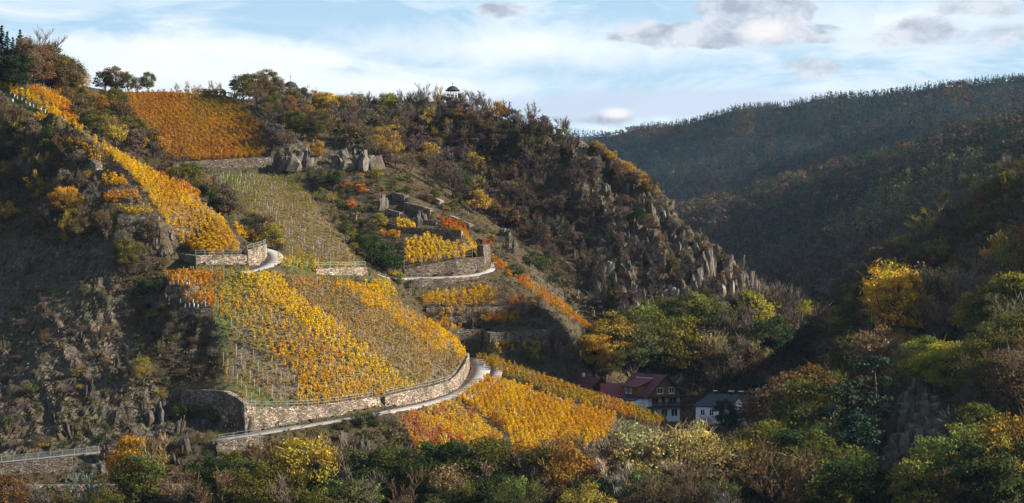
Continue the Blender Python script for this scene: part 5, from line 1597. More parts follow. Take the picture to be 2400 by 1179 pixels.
RL = [(1868, 1050, 13.5, "broad", (0.10, 0.060, 0.018), "big russet tree right of the white house"), (1832, 1075, 12.0, "broad", "brown", "big brown tree just right of the white house"), (1890, 1090, 13.0, "broad", "olive", "big dark olive tree beside the russet one"), (1930, 1020, 11.5, "loose", "olive", "olive tree between the russet and the pine"),
      (2045, 1080, 15.0, "pine", "conifer", "tall pine left of the big rock"), (1960, 1130, 13.5, "pine", "conifer", "pine low on the right hill, left one"), (1990, 1160, 14, "spruce", "conifer", "dark conifer low on the right hill"), (2015, 1170, 11.5, "pine", (0.03, 0.052, 0.024), "bluish pine in front of the big rock, left"),
      (2160, 1200, 8.5, "pine", "conifer", "thin pine in front of the big rock"), (2100, 1240, 7, "bare", "twig", "bare tree low in front of the big rock"), (2200, 1250, 8, "sparse", "brown", "brown thin-leaved tree low at the right"), (2250, 1200, 11, "round", "fresh", "pale green tree right of the big rock foot"), (2320, 1140, 10, "sparse", "olive", "thin olive tree low at the right"),
      (2380, 1180, 12, "loose", "gold", "yellow-flecked tree at the lower right edge"), (2330, 1220, 10, "broad", "green", "green tree at the lower right corner"), (2270, 1060, 8, "brush", "twig", "bare thicket right of the big rock"), (1880, 1200, 12, "broad", "dark", "very dark tree in the lower right"), (1930, 1240, 12.5, "broad", "olive", "dark olive tree at the bottom right of centre"),
      (2150, 1240, 10, "broad", "fresh", "bright green bushy tree at the bottom right"), (1800, 1180, 12, "broad", "olive", "dark olive tree below the russet tree"), (1772, 1140, 9.5, "broad", "brown", "brown tree below the white house"), (1740, 1200, 11, "loose", "gold", "golden-brown tree at the bottom below the white house"), (1830, 1250, 11, "sparse", "brown", "sparse brown tree at the bottom right of centre"), (2010, 1250, 11, "round", "dark", "dark tree at the bottom right")]
for x, y, h, k, cc, lab in RL: plant(k, x, y, h * 1.1, cc, lab, wid=1.15)
S10 = [(1760, 960), (2000, 900), (2400, 780), (2440, 1200), (2200, 1240), (1800, 1220), (1730, 1100)]
ROCKZONE = [[(2010, 870), (2270, 870), (2280, 1300), (2010, 1300)]]
scatter(S10, 50, [("broad", 3), ("loose", 2), ("sparse", 2), ("bare", 1.5), ("round", 1)], (7, 10.5), [("brown", 3), ("olive", 4), ("dark", 2), ("gold", .8), ("twig", 1.4), ("green", 1.2)],
        {"broad": "leafy tree in the wood on the near right slope", "round": "leafy tree in the wood on the near right slope", "loose": "half bare tree in the wood on the near right slope", "sparse": "thin-leaved tree in the wood on the near right slope", "bare": "bare tree in the wood on the near right slope"}, "wood on the near right slope", True, mind=38, avoid=ROCKZONE, seed=11)
# --- foreground trees along the bottom
FT = [(330, 1215, 10.5, "broad", (0.075, 0.085, 0.022), 1.05, "big green tree beside the railway, rising in front of the lane"), (300, 1200, 11.8, "tall", (0.34, 0.17, 0.016), 0.75, "orange-yellow tree top left of the big green railway tree"), (360, 1195, 10.0, "bare", "tan", 0.9, "bare twigs rising behind the big railway tree"),
      (195, 1225, 7.5, "sparse", (0.16, 0.18, 0.14), 0.8, "grey-green willow in front of the railway"), (20, 1230, 7.5, "loose", "rust", 1.0, "rusty brown tree at the bottom left corner"), (90, 1250, 6.5, "bare", "twig", 1.0, "bare tree in front of the railway, left"), (140, 1250, 6.0, "sparse", "olive", 1.0, "olive shrubby tree before the railway"),
      (250, 1250, 6.5, "broad", "olive", 1.0, "olive tree before the railway"), (430, 1250, 8.0, "sparse", "brown", 1.0, "brown thin tree right of the big railway tree"), (480, 1250, 8.0, "broad", "dark", 1.0, "dark tree at the bottom, where the railway vanishes"), (550, 1240, 9.5, "broad", (0.115, 0.095, 0.02), 1.0, "yellow-olive tree at the bottom left of the yellow one"),
      (620, 1250, 10, "broad", "olive", 1.0, "olive tree at the bottom, right of the yellow-olive one"), (730, 1230, 14.0, "loose", (0.36, 0.27, 0.03), 1.0, "tall yellow-leaved tree in front of the long wall"), (690, 1250, 10, "sparse", "olive", 1.0, "thin olive tree left of the tall yellow-leaved one"), (790, 1225, 12.5, "bare", "twig", 1.0, "bare dark tree right of the tall yellow-leaved one"),
      (830, 1250, 9, "round", (0.16, 0.165, 0.035), 1.0, "pale green round tree at the bottom"), (870, 1225, 11.5, "broad", "green", 1.0, "green tree below the road wall"), (930, 1220, 12.0, "broad", "olive", 1.0, "olive tree at the lower left of the front vineyard"), (980, 1240, 9.5, "sparse", "brown", 1.0, "brown thin tree below the front vineyard"),
      (1050, 1240, 10.2, "loose", "tan", 1.0, "tan half bare tree below the front vineyard"), (1040, 1215, 12.2, "broad", "ivy", 1.0, "dark green tree at the foot of the front vineyard, left"), (1100, 1215, 12.0, "broad", "green", 1.0, "green tree at the foot of the front vineyard"), (1160, 1215, 13.0, "broad", "olive", 1.05, "wide olive tree at the foot of the front vineyard, centre"),
      (1190, 1250, 9.5, "round", (0.13, 0.15, 0.045), 1.0, "pale grey-green tree at the bottom centre"), (1250, 1220, 12.0, "loose", "olive", 1.0, "olive half bare tree at the foot of the front vineyard"), (1300, 1215, 12.5, "sparse", "brown", 1.0, "brown thin tree in front of the amber vines"), (1350, 1230, 12.2, "broad", (0.20, 0.105, 0.02), 1.0, "orange-brown tree at the bottom right of the front vineyard"),
      (1400, 1220, 13.0, "sparse", "brown", 1.0, "brown feathery tree left of the pale one"), (1450, 1250, 10.5, "bare", (0.3, 0.27, 0.22), 1.0, "white stemmed bare tree at the bottom"), (1500, 1210, 14.0, "loose", (0.28, 0.23, 0.085), 1.05, "pale yellow-tan tree in front of the chalet"), (1560, 1205, 14.0, "loose", (0.30, 0.25, 0.09), 1.0, "pale tan tree in front of the garage doors"),
      (1500, 1250, 9.5, "round", (0.15, 0.16, 0.04), 1.0, "light green tree at the bottom right of centre"), (1610, 1200, 13.5, "loose", "pale", 1.0, "pale leaved tree in front of the white house, left"), (1660, 1210, 12.5, "loose", (0.22, 0.18, 0.06), 1.0, "tan leaved tree in front of the white house"), (1590, 1245, 10.5, "sparse", "twig", 1.0, "grey thin tree at the bottom below the pale ones"),
      (1660, 1245, 10, "broad", "brown", 1.0, "brown tree at the bottom below the white house"), (1390, 1255, 9.0, "broad", "dark", 1.0, "dark tree at the bottom beside the orange-brown one")]
for x, y, h, k, cc, w, lab in FT: plant(k, x, y, h, cc, lab, wid=w)
S11 = [(500, 1190), (1720, 1180), (1720, 1290), (450, 1290)]
scatter(S11, 60, [("broad", 4), ("sparse", 3), ("loose", 2), ("bare", 2)], (7.0, 10.5), [("olive", 4), ("green", 2), ("brown", 3), ("twig", 2), ("gold", .9), ("dark", 1.5)],
        {"broad": "leafy tree in the strip of wood along the bottom", "sparse": "thin-leaved tree in the strip of wood along the bottom", "loose": "half bare tree in the strip of wood along the bottom", "bare": "bare tree in the strip of wood along the bottom"}, "wood along the valley bottom", True, mind=34, seed=12)
S12 = [(630, 1090), (640, 1050), (760, 1020), (900, 985), (935, 985), (970, 1060), (900, 1120), (700, 1120)]
scatter(S12, 34, [("shrub", 4), ("brush", 3)], (2.5, 5.0), [("olive", 3), ("green", 2), ("brown", 2), ("rust", 1), ("twig", 1)],
        {"shrub": "leafy shrub on the bank below the long wall", "brush": "bare thicket on the bank below the long wall"}, "shrubs on the bank below the long wall", mind=18, seed=13)
plant("shrub", 592, 1078, 3.4, "rust", "round russet shrub before the wall under the lane", wid=1.1)
for x, y, h in ((840, 985, 3.0), (870, 985, 3.6), (800, 1000, 3.0)): plant("shrub", x, y + 12, h, "green", "green bush in front of the right end of the long wall", "bushes below the lane")
S13 = [(-20, 1150), (500, 1150), (620, 1140), (620, 1180), (-20, 1185)]
scatter(S13, 40, [("shrub", 3), ("brush", 3)], (1.4, 2.6), [("olive", 3), ("green", 2), ("brown", 2), ("gold", 1)], {"shrub": "low shrub before the railway", "brush": "bare thicket before the railway"}, "low growth before the railway", mind=16, seed=14)
S14 = [(180, 1075), (480, 1055), (500, 1130), (190, 1125)]
scatter(S14, 16, [("shrub", 3), ("brush", 3)], (2.0, 4.0), [("olive", 3), ("green", 2), ("brown", 2), ("rust", 1)], {"shrub": "leafy shrub between lane and railway", "brush": "bare thicket between lane and railway"}, "shrubs between lane and railway", mind=20, seed=15)

S15 = [(330, 700), (410, 745), (500, 755), (530, 860), (515, 908), (420, 908), (340, 800)]
scatter(S15, 46, [("shrub", 4), ("brush", 4)], (1.4, 3.0), [("olive", 3), ("brown", 3), ("twig", 3), ("dark", 1.5), ("gold", .6)],
        {"shrub": "leafy shrub on the scrubby bank left of the big vineyard", "brush": "bare thicket on the scrubby bank left of the big vineyard"}, "scrub left of the big vineyard", mind=14, seed=16)
eo = polyoff(ROAD_LINES["lower"], -2.6)
pe = proj(eo)[:, 0]
for x in range(285, 505, 17):
    i = int(np.argmin(np.abs(pe - x)))
    plant(random.choice(("shrub", "brush")), 0, 0, random.uniform(1.8, 3.2), random.choice(("olive", "brown", "twig", "rust")), "shrub growing over the edge of the lane right of the mesh fence", "shrubs on the lane edge", False, pos=(eo[i][0], eo[i][1], eo[i][2] - 0.6))
# ------------------------------------------------------------------ vines
def vine_mesh(r, n, h=1.75, rad=0.46, size=0.32):
    z = r.uniform(0.10, 1.0, n) ** 0.8 * h
    a = r.uniform(0, 6.28, n); rr = rad * np.sqrt(r.random(n)) * (1.15 - 0.35 * z / h)
    C = np.stack([np.cos(a) * rr, np.sin(a) * rr, z], 1)
    return C, r.uniform(0.6, 1.3, n) * size
def stake_geo(h, w=0.03):
    V = np.array([(-w, -w, -0.3), (w, -w, -0.3), (w, w, -0.3), (-w, w, -0.3), (-w, -w, h), (w, -w, h), (w, w, h), (-w, w, h)], float)
    Q = np.array([(4, 5, 6, 7), (0, 1, 5, 4), (1, 2, 6, 5), (2, 3, 7, 6), (3, 0, 4, 7)])
    return V, Q
def gz(x, y):
    return drop(x, y)
def lattice(poly, rowvec, sr, sp, jit=0.18, dy=9, seed=0):
    """vine positions: rows along a direction sighted in the picture, laid out in metres on the ground"""
    r = np.random.default_rng(seed)
    poly = np.array(poly, float)
    c = poly.mean(0)
    H = [hit(x, y) for x, y in poly] + [hit(*c)]
    H = np.array([tuple(h) for h in H if h is not None])
    a, b = hit(c[0] - rowvec[0] * 12, c[1] - rowvec[1] * 12), hit(c[0] + rowvec[0] * 12, c[1] + rowvec[1] * 12)
    d = np.array((b[0] - a[0], b[1] - a[1])); d /= np.linalg.norm(d)
    n = np.array((-d[1], d[0]))
    ctr = H[:, :2].mean(0)
    ext = np.abs((H[:, :2] - ctr)).max() * 1.6 + 3
    out = []
    for u in np.arange(-ext, ext, sr):
        for v in np.arange(-ext, ext, sp):
            p = ctr + n * (u + r.normal(0, jit * 0.55)) + d * (v + r.normal(0, jit))
            if p[0] < H[:, 0].min() - 4 or p[0] > H[:, 0].max() + 4 or p[1] < H[:, 1].min() - 4 or p[1] > H[:, 1].max() + 4: continue
            out.append((p[0], p[1]))
    if not out: return np.zeros((0, 3)), np.zeros((0, 2)), d
    out = np.array(out)
    # coarse cull before dropping to the ground
    z = np.array([gz(*p) for p in out])
    P = np.column_stack([out, z])
    q = proj(P)
    ok = inpoly(q[:, 0], q[:, 1] - dy, poly)
    return P[ok], q[ok], d
NV = [0]
def vineyard(poly, rowvec, colfn, label, sr=1.7, sp=1.15, leaves=22, h=1.75, stake=0.06, seed=0, size=0.32, single=0, dy=9, name="vineyard", rad=0.46):
    """rows of vines; the nearest ones can be asked for as single things, the rest is one planting"""
    r = np.random.default_rng(seed + 500)
    P, q, d = lattice(poly, rowvec, sr, sp, 0.26, dy, seed)
    if len(P) == 0: return
    order = np.argsort(P[:, 1])
    nb, sb = NB(), NB()
    made = 0
    for i in order:
        col_, dens_, = colfn(q[i, 0], q[i, 1], r)
        if r.random() > dens_[0]: 
            if r.random() < dens_[2]:
                V, Q = stake_geo(1.9 * r.uniform(.85, 1.1), 0.035); V = V + P[i]; sb.add(V, Q)
            continue
        n = max(3, int(leaves * 1.35 * dens_[1] * r.uniform(0.7, 1.3)))
        if made < single and q[i, 1] < 1052:
            made += 1
            root = empty("grapevine", tuple(P[i]), r.uniform(0, 6.28))
            f = link("foliage", VINES[r.integers(0, len(VINES))], root)
            f.color = (col_[0], col_[1], col_[2], 1)
            link("stake", STAKE_ME, root)
            tag(root, "staked autumn vine in the nearest rows of the front vineyard", "vine", "vines of the front vineyard")
            continue
        C, S = vine_mesh(r, n, h * r.uniform(0.8, 1.15), rad, size)
        V, Q = leaf_quads(C + P[i], S, r)
        T = np.asarray(col_) * tint_of(n, r, 0.75, 1.25, 0.08)
        nb.add(V, Q, np.repeat(T, 4, 0))
        if r.random() < stake:
            V, Q = stake_geo(2.0 * r.uniform(0.85, 1.1)); sb.add(V + P[i], Q)
    NV[0] += len(P)
    root = None
    if nb.n:
        v, qd, t = nb.arrays()
        root = link(name, mesh_np(name, v, qd, [M["leaf"]], attr={"tint": t}))
        tag(root, label, "vineyard", kind="stuff")
        if sb.n:
            v, qd, t = sb.arrays()
            o = link("stakes", mesh_np("stakes", v, qd, [M["stake"]]), root)
            o["kind"] = "stuff"
    return root
VINES = []
for s in range(6):
    r_ = np.random.default_rng(900 + s)
    C, S = vine_mesh(r_, 40, 1.75 * r_.uniform(.85, 1.1))
    V, Q = leaf_quads(C, S, r_)
    VINES.append(mesh_np("foliage", V, Q, [M["leaf"]], attr={"tint": np.repeat(tint_of(40, r_, .75, 1.25, .08), 4, 0)}))
V, Q = stake_geo(1.45, 0.025); STAKE_ME = mesh_np("stake", V, Q, [M["stake"]])

def patch(x, y, s, seed):
    return float(vnoise(np.array([[x / s, y / s, seed * 1.7]]), seed)[0])
YEL, AMB, ORA, RED, OLV, OCH, GRN = (0.62, 0.37, 0.012), (0.50, 0.245, 0.012), (0.44, 0.155, 0.012), (0.42, 0.075, 0.014), (0.16, 0.13, 0.016), (0.30, 0.19, 0.045), (0.10, 0.12, 0.015)
def lerp(a, b, t):
    t = min(1, max(0, t)); return tuple(x + (y - x) * t for x, y in zip(a, b))
FULL = (0.98, 1.0, 0.15)
def c_orange(x, y, r):
    n = patch(x, y, 45, 3)
    c = lerp((0.38, 0.145, 0.008), (0.42, 0.20, 0.012), 0.5 + n)
    g = max(0, min(1, (x - 420) / 60)) * max(0, min(1, (300 - y) / 50)) + max(0, (x - 540) / 120)
    c = lerp(c, (0.135, 0.105, 0.012), g * 0.8 + 0.25 * patch(x, y, 20, 5))
    return c, FULL
def c_grey(x, y, r):
    n = patch(x, y, 30, 7)
    up = (500 - y) / 100
    c = lerp((0.26, 0.175, 0.034), (0.175, 0.165, 0.02), up + n * .5)
    d = 0.60 + 0.25 * ((x - 0.9 * (y - 400)) - 520) / 180 + n * .2
    return c, (min(.96, max(0.35, d + .15)), 0.72, 0.08)
def c_spur(x, y, r):
    n = patch(x, y, 40, 9)
    c = lerp(YEL, AMB, 0.35 + n + (y - 480) / 500)
    if y < 270: c = lerp(c, AMB, .3)
    return c, FULL
def band(x, y, a, b):      # signed distance to a sloping line through a and b, positive above/right
    return ((b[0] - a[0]) * (a[1] - y) - (a[0] - x) * (b[1] - a[1])) / math.hypot(b[0] - a[0], b[1] - a[1])
def c_lower(x, y, r):
    n, n2 = patch(x, y, 55, 11), patch(x, y, 22, 13)
    # bright band from the hairpin down to the right
    s = band(x, y, (600, 650), (905, 900))
    if abs(s) < 26 + 6 * n2 and y > 640: return lerp(YEL, (0.66, 0.44, 0.02), .5 + n2), FULL
    if s > 0:          # right half
        e = band(x, y, (740, 655), (1090, 868))
        if e > 4 + 10 * n2:
            k = (x - 740) / 120.0
            gap = abs(((x - 735) / 105.0) % 1.0 - 0.02) < 0.05
            return lerp(AMB, YEL, 0.75 + n2 * .6), ((0.25, 1.0, .8) if gap else FULL)
        return lerp((0.27, 0.175, 0.05), (0.42, 0.23, 0.03), .4 + n), (0.92, 0.62, 0.25)
    # left half
    if y > 795 + 0.55 * (x - 520) - 40 and x < 700 and band(x, y, (540, 800), (760, 960)) < 20 + 14 * n2:
        return lerp(AMB, GRN, .5), (0.42, 0.5, 0.0)
    if y > 800 and x > 640: return lerp((0.60, 0.34, 0.018), AMB, .35 + n2), (0.96, 0.9, .2)
    if x < 520: return lerp(ORA, AMB, .6 + n2), (0.7, 0.8, .2)
    return lerp((0.54, 0.31, 0.022), (0.36, 0.27, 0.03), .5 + n), (0.8 + .3 * n2, 0.7, .2)
def c_plain(a, b, dens_=FULL, s=30, seed=1):
    return lambda x, y, r: (lerp(a, b, 0.5 + 0.9 * patch(x, y, s, seed)), dens_)
def c_front(x, y, r):
    n, n2 = patch(x, y, 40, 17), patch(x, y, 16, 19)
    left = band(x, y, (1075, 940), (1185, 1020)) < 0
    if left:
        c = lerp(YEL, ORA, 0.35 + n * 1.2)
        if n2 > 0.30: c = lerp(c, RED, .8)
        return c, FULL
    c = lerp(YEL, AMB, 0.2 + n * .9 + (x - 1150) / 500)
    if x < 1180 and y > 985: c = lerp(c, (0.30, 0.10, 0.012), .5 + n2)
    return c, FULL
# the front vineyard, its nearest vines single things; grass paths part its blocks
vineyard([(926, 976), (1060, 940), (1080, 946), (1178, 1024), (1165, 1056), (985, 1066)], (0.75, 1), c_front, "orange and red vines at the near left corner of the front vineyard", 1.12, 0.8, 32, seed=1, single=300)
vineyard([(1068, 934), (1142, 882), (1250, 912), (1246, 926), (1185, 962), (1140, 975)], (0.4, 1), c_front, "yellow vines just below the bend of the lane", 1.12, 0.8, 32, seed=2)
vineyard([(1146, 980), (1262, 922), (1350, 946), (1318, 984), (1256, 1012), (1196, 1018)], (0.4, 1), c_front, "yellow vines in the middle block of the front vineyard", 1.12, 0.8, 32, seed=3)
vineyard([(1200, 1026), (1262, 1016), (1362, 950), (1444, 972), (1425, 1020), (1300, 1066), (1190, 1066)], (0.4, 1), c_front, "amber vines in the right block of the front vineyard", 1.12, 0.8, 32, seed=4)
vineyard([(1268, 912), (1310, 925), (1360, 936), (1440, 962), (1500, 985), (1440, 968), (1350, 940)], (0.4, 1), c_plain(OLV, YEL, (0.8, .6, .4)), "thin yellow-green vines along the grassy bank above the front vineyard", 1.6, 1.1, 20, seed=5)
vineyard(FIELD_POLYS["strip"], (1, 0.37), lambda x, y, r: (lerp((0.30, 0.20, 0.018), ORA, (0.3 + 0.9 * patch(x, y, 45, 23)) if 1230 < x < 1480 else 0.15 + .4 * patch(x, y, 30, 2)), FULL), "long amber vine strip on the crest in front of the houses", 1.2, .85, 32, seed=6, stake=.1)
vineyard(FIELD_POLYS["ribstrip"], (1, 0.66), c_plain(ORA, (0.42, 0.20, 0.014)), "narrow orange vine strip running down the dark rib", 1.2, 0.8, 30, 1.4, 0.05, 7, dy=6)
vineyard(FIELD_POLYS["lower"], (0.55, 1), c_lower, "big mottled yellow vineyard above the long wall", 1.25, 0.85, 32, seed=8, stake=.12)
vineyard(FIELD_POLYS["spur"], (0.6, 1), c_spur, "bright yellow vineyard running down the spur", 1.1, 0.78, 32, seed=9, stake=.03)
vineyard(FIELD_POLYS["orange"], (1.0, 0.62), c_orange, "burnt orange vineyard high up below the skyline", 1.7, 0.75, 34, 1.6, 0.0, 10)
vineyard(FIELD_POLYS["grey"], (1.0, 0.60), c_grey, "thin grey-green vineyard below the wide reddish wall", 1.55, 0.9, 26, 1.5, 0.08, 11, size=.28)
vineyard(FIELD_POLYS["plaza"], (0.5, 1), c_plain(YEL, (0.64, 0.42, 0.02)), "small bright yellow vineyard on the second rib terrace", 1.15, .8, 32, seed=12)
vineyard(FIELD_POLYS["under"], (1, 0.1), c_plain(AMB, YEL), "amber vines under the brown terrace wall", 1.2, 0.85, 30, seed=13)
SMALL = [
    ([(62, 204), (150, 205), (182, 262), (190, 298), (130, 252)], ORA, AMB, (.9, .9, .2), "orange vines right of the top of the spur field"),
    ([(76, 262), (120, 275), (150, 292), (85, 292)], AMB, YEL, (.8, .8, .3), "yellow vines on the topmost small terrace left of the spur"),
    ([(112, 318), (185, 322), (215, 348), (165, 352), (130, 338)], AMB, YEL, FULL, "amber vines on the second small terrace left of the spur"),
    ([(180, 352), (240, 345), (262, 372), (215, 378)], OCH, AMB, (.6, .6, .3), "thin vines on the third small terrace left of the spur"),
    ([(240, 402), (285, 405), (300, 428), (245, 428)], AMB, YEL, (.9, .9, .3), "yellow vines on the fourth small terrace left of the spur"),
    ([(238, 452), (325, 446), (330, 468), (240, 470)], AMB, ORA, (.8, .8, .3), "amber vines on the fifth small terrace left of the spur"),
    ([(280, 486), (350, 484), (355, 500), (280, 500)], YEL, OLV, (.9, .8, .3), "yellow vines on the lowest small terrace left of the spur"),
    ([(372, 405), (425, 400), (468, 455), (440, 460), (405, 440)], ORA, (0.40, 0.19, 0.014), (.9, .9, .3), "small orange vine rows behind the spur field"),
    ([(550, 522), (612, 558), (602, 566), (560, 545)], YEL, AMB, FULL, "small yellow vine patch above the hairpin"),
    ([(930, 512), (975, 524), (975, 532), (930, 534)], YEL, (0.64, 0.42, 0.02), FULL, "small yellow vine patch high on the second rib"),
    ([(893, 534), (942, 546), (942, 553), (893, 547)], AMB, ORA, FULL, "small amber vine patch left of the low terrace wall"),
    ([(1028, 506), (1092, 525), (1092, 546), (1042, 530)], RED, ORA, FULL, "red vines on the second rib"),
    ([(1080, 540), (1128, 556), (1128, 568), (1085, 560)], ORA, AMB, FULL, "orange vines beside the red ones on the second rib"),
    ([(1128, 555), (1155, 560), (1155, 572), (1130, 572)], ORA, RED, FULL, "orange-red vines at the wall end of the second rib"),
    ([(1095, 655), (1160, 672), (1168, 706), (1110, 700)], (0.30, 0.2, 0.02), AMB, (.9, .9, .3), "ochre vines hanging below the terrace lane"),
    ([(1005, 752), (1125, 756), (1128, 772), (1020, 770)], YEL, AMB, FULL, "yellow vines on the lowest dark terrace left of the bastion"),
    ([(1185, 690), (1255, 705), (1250, 728), (1190, 722)], AMB, ORA, FULL, "amber vines at the right end of the upper dark terrace"),
    ([(1030, 720), (1105, 727), (1100, 754), (1040, 750)], YEL, AMB, FULL, "amber vines in the middle of the dark terraces, left patch"),
    ([(1120, 728), (1215, 727), (1212, 752), (1125, 754)], ORA, AMB, FULL, "orange vines in the middle of the dark terraces, right patch"),
    ([(1155, 796), (1300, 786), (1320, 808), (1165, 826)], YEL, AMB, FULL, "amber vines in front of the stone bastion"),
    ([(1802, 684), (1866, 718), (1856, 730), (1818, 710)], (0.5, .27, .02), AMB, FULL, "tiny orange vineyard below the end of the crags"),
    ([(650, 598), (742, 616), (860, 624), (742, 634), (664, 624)], (0.33, 0.28, 0.03), YEL, (.7, .6, .5), "pale thin vines beside the hairpin"),
    ([(385, 638), (500, 636), (500, 658), (392, 658)], ORA, AMB, (.8, .8, .4), "orange vines above the young white-tubed ones"),
    ([(425, 688), (505, 688), (498, 708), (430, 708)], AMB, ORA, (.8, .8, .4), "orange vines on the lower young terrace"),
    ([(905, 650), (930, 690), (900, 690), (850, 665)], YEL, (0.5, .4, .05), FULL, "yellow vines with blue nets at the top right of the big vineyard"),
]
for i, (poly, a, b, dn, lab) in enumerate(SMALL):
    vineyard(poly, (1, 0.25), c_plain(a, b, dn, 18, i + 2), lab, 1.2, 0.8, 30, 1.6, .05, 40 + i)
# white stakes standing alone where the vines are thin
def stakes_at(poly, rowvec, sr, sp, label, group, h=2.1, seed=0, maxn=80, me=None, nm="vine_stake", cat="stake"):
    P, q, d = lattice(poly, rowvec, sr, sp, 0.1, 0, seed)
    r = np.random.default_rng(seed)
    for p in P[r.permutation(len(P))[:maxn]]:
        o = link(nm, me or LONE, None, tuple(p), r.uniform(0, 6.28), (1, 1, h / 2.0 * r.uniform(.85, 1.15)))
        o.rotation_euler = (r.normal(0, .04), r.normal(0, .04), r.uniform(0, 6.28))
        tag(o, label, cat, group)
V, Q = stake_geo(2.0, 0.032); LONE = mesh_np("vine_stake", V, Q, [M["stake"]])
TUBE = MB().tube([(0, 0, -0.1), (0, 0, 0.75)], 0.13, 6).build("vine_tube", M["tube"]); tube_me = TUBE.data; bpy.data.objects.remove(TUBE)
stakes_at([(520, 830), (600, 830), (700, 900), (780, 945), (590, 950), (530, 890)], (0.5, 1), 2.6, 2.4, "pale stake standing alone in the bare lower left of the big vineyard", "lone stakes of the big vineyard", 2.3, 1, 55)
stakes_at([(480, 415), (580, 412), (640, 480), (700, 520), (760, 600), (700, 590), (600, 505), (540, 455)], (1, .6), 4.0, 2.2, "pale stake in the thin left part of the grey-green vineyard", "lone stakes of the grey-green vineyard", 1.7, 2, 40)
stakes_at([(20, 215), (110, 258), (105, 275), (30, 240)], (1, .5), 1.5, 1.5, "white tube around a young vine at the top of the left terraces", "white vine tubes", 2, 3, 30, tube_me, "vine_tube", "tube")
stakes_at([(395, 656), (470, 660), (470, 670), (395, 670)], (1, .1), 1.2, 1.0, "white tube around a young vine on the upper young terrace", "white vine tubes", 2, 4, 24, tube_me, "vine_tube", "tube")
stakes_at([(420, 708), (490, 708), (485, 722), (425, 722)], (1, .1), 1.2, 1.0, "white tube around a young vine on the lower young terrace", "white vine tubes", 2, 5, 20, tube_me, "vine_tube", "tube")
# fallen leaves along the wall foot at the bend
r_ = np.random.default_rng(77)
n_ = 900
i_ = r_.integers(0, len(kerb), n_)
C = kerb[i_] + np.column_stack([r_.normal(0, .35, n_), r_.normal(0, .35, n_), np.full(n_, .2)])
V, Q = leaf_quads(C, np.full(n_, .25), r_, np.array((0, 0, 3.0)))
lf = link("fallen_leaves", mesh_np("fallen_leaves", V, Q, [M["leaf"]], attr={"tint": np.repeat(np.array(AMB) * tint_of(n_, r_), 4, 0)}))
tag(lf, "drift of orange leaves along the foot of the bend wall", "leaves", kind="stuff")
# ------------------------------------------------------------------ rock outcrops
def rock_mesh(seed, sx=1.0, sy=0.75, sz=1.6, n=9):
    """fractured slate: steep angular slabs leaning together, their edges broken"""
    r = np.random.default_rng(seed + 60)
    bm = bmesh.new()
    for k in range(n):
        f = k / n
        c = np.array((r.uniform(-1, 1) * sx * .75, r.uniform(-.6, .6) * sy, 0.0))
        h = sz * (1.05 - 0.55 * abs(c[0]) / sx) * r.uniform(0.55, 1.05)
        w = np.array((r.uniform(.28, .55) * sx, r.uniform(.3, .6) * sy, h))
        P = r.uniform(-1, 1, (16, 3)); P = np.sign(P) * np.abs(P) ** 0.55
        P[:, :2] *= (1 - 0.45 * np.clip(P[:, 2:], 0, 1))
        P = P * w
        a = r.normal(0, .3); P[:, :2] = P[:, :2] @ np.array([[math.cos(a), -math.sin(a)], [math.sin(a), math.cos(a)]])
        P[:, 0] += P[:, 2] * (0.16 + r.normal(0, .05)); P[:, 1] += P[:, 2] * 0.10
        P = P + c
        vs = [bm.verts.new(p) for p in P]
        res_ = bmesh.ops.convex_hull(bm, input=vs)
        bmesh.ops.delete(bm, geom=[g for g in res_["geom_interior"] if isinstance(g, bmesh.types.BMVert)], context="VERTS")
    bmesh.ops.subdivide_edges(bm, edges=bm.edges[:], cuts=1)
    for v in bm.verts:
        q = np.array(v.co)
        v.co += Vector(fbm(np.stack([q * 2.5 + k * 9 for k in range(3)]), 2, seed) * 0.07)
    bmesh.ops.recalc_face_normals(bm, faces=bm.faces[:])
    me = bpy.data.meshes.new("rock_outcrop")
    bm.to_mesh(me); bm.free()
    me.materials.append(M["rock"])
    return me
ROCKS = [rock_mesh(s, *a) for s, a in enumerate([(1.0, 0.7, 1.6), (0.7, 0.6, 1.8), (1.3, 0.9, 1.3), (0.9, 0.8, 1.5), (1.5, 1.0, 1.0), (0.55, 0.5, 1.9)])]
def rock_at(px, py, h, label, group=None, c=1.0, w=1.0, idx=None, sink=0.35, rz=None):
    p = hit(px, py)
    if p is None: return
    o = link("rock_outcrop", ROCKS[random.randrange(len(ROCKS)) if idx is None else idx])
    s = h / 3.0
    o.location = (p[0], p[1] + 0.3, p[2] + h * (0.5 - sink))
    o.scale = (s * w, s * w, s)
    o.rotation_euler = (random.uniform(-.12, .12), random.uniform(-.25, .1), random.uniform(-.7, .7) + random.choice((0, math.pi)) if rz is None else rz)
    k = c * random.uniform(.85, 1.15)
    o.color = (k, k * .95, k * .88, 1)
    tag(o, label, "rock", group)
    return o
random.seed(21)
def rock_mass(spots, label, c, sink=.4):
    """one rock made of several blocks that lean together"""
    root = None
    for x, y, h, w, i in spots:
        p = hit(x, y)
        if p is None: continue
        if root is None:
            root = empty("rock_outcrop", tuple(p))
            tag(root, label, "rock")
        o = link("rock_block", ROCKS[i], root)
        s = h / 3.0
        o.location = (p[0] - root.location[0], p[1] + 0.3 - root.location[1], p[2] + h * (0.5 - sink) - root.location[2])
        o.scale = (s * w, s * w, s)
        o.rotation_euler = (random.uniform(-.12, .12), random.uniform(-.25, .1), random.uniform(-.7, .7))
        k = c * random.uniform(.85, 1.15)
        o.color = (k, k * .95, k * .88, 1)
rock_mass(((698, 392, 8.0, 1.6, 0), (682, 390, 6.5, 1.3, 1)), "ribbed grey rock face right of the wide reddish wall", .75, .45)
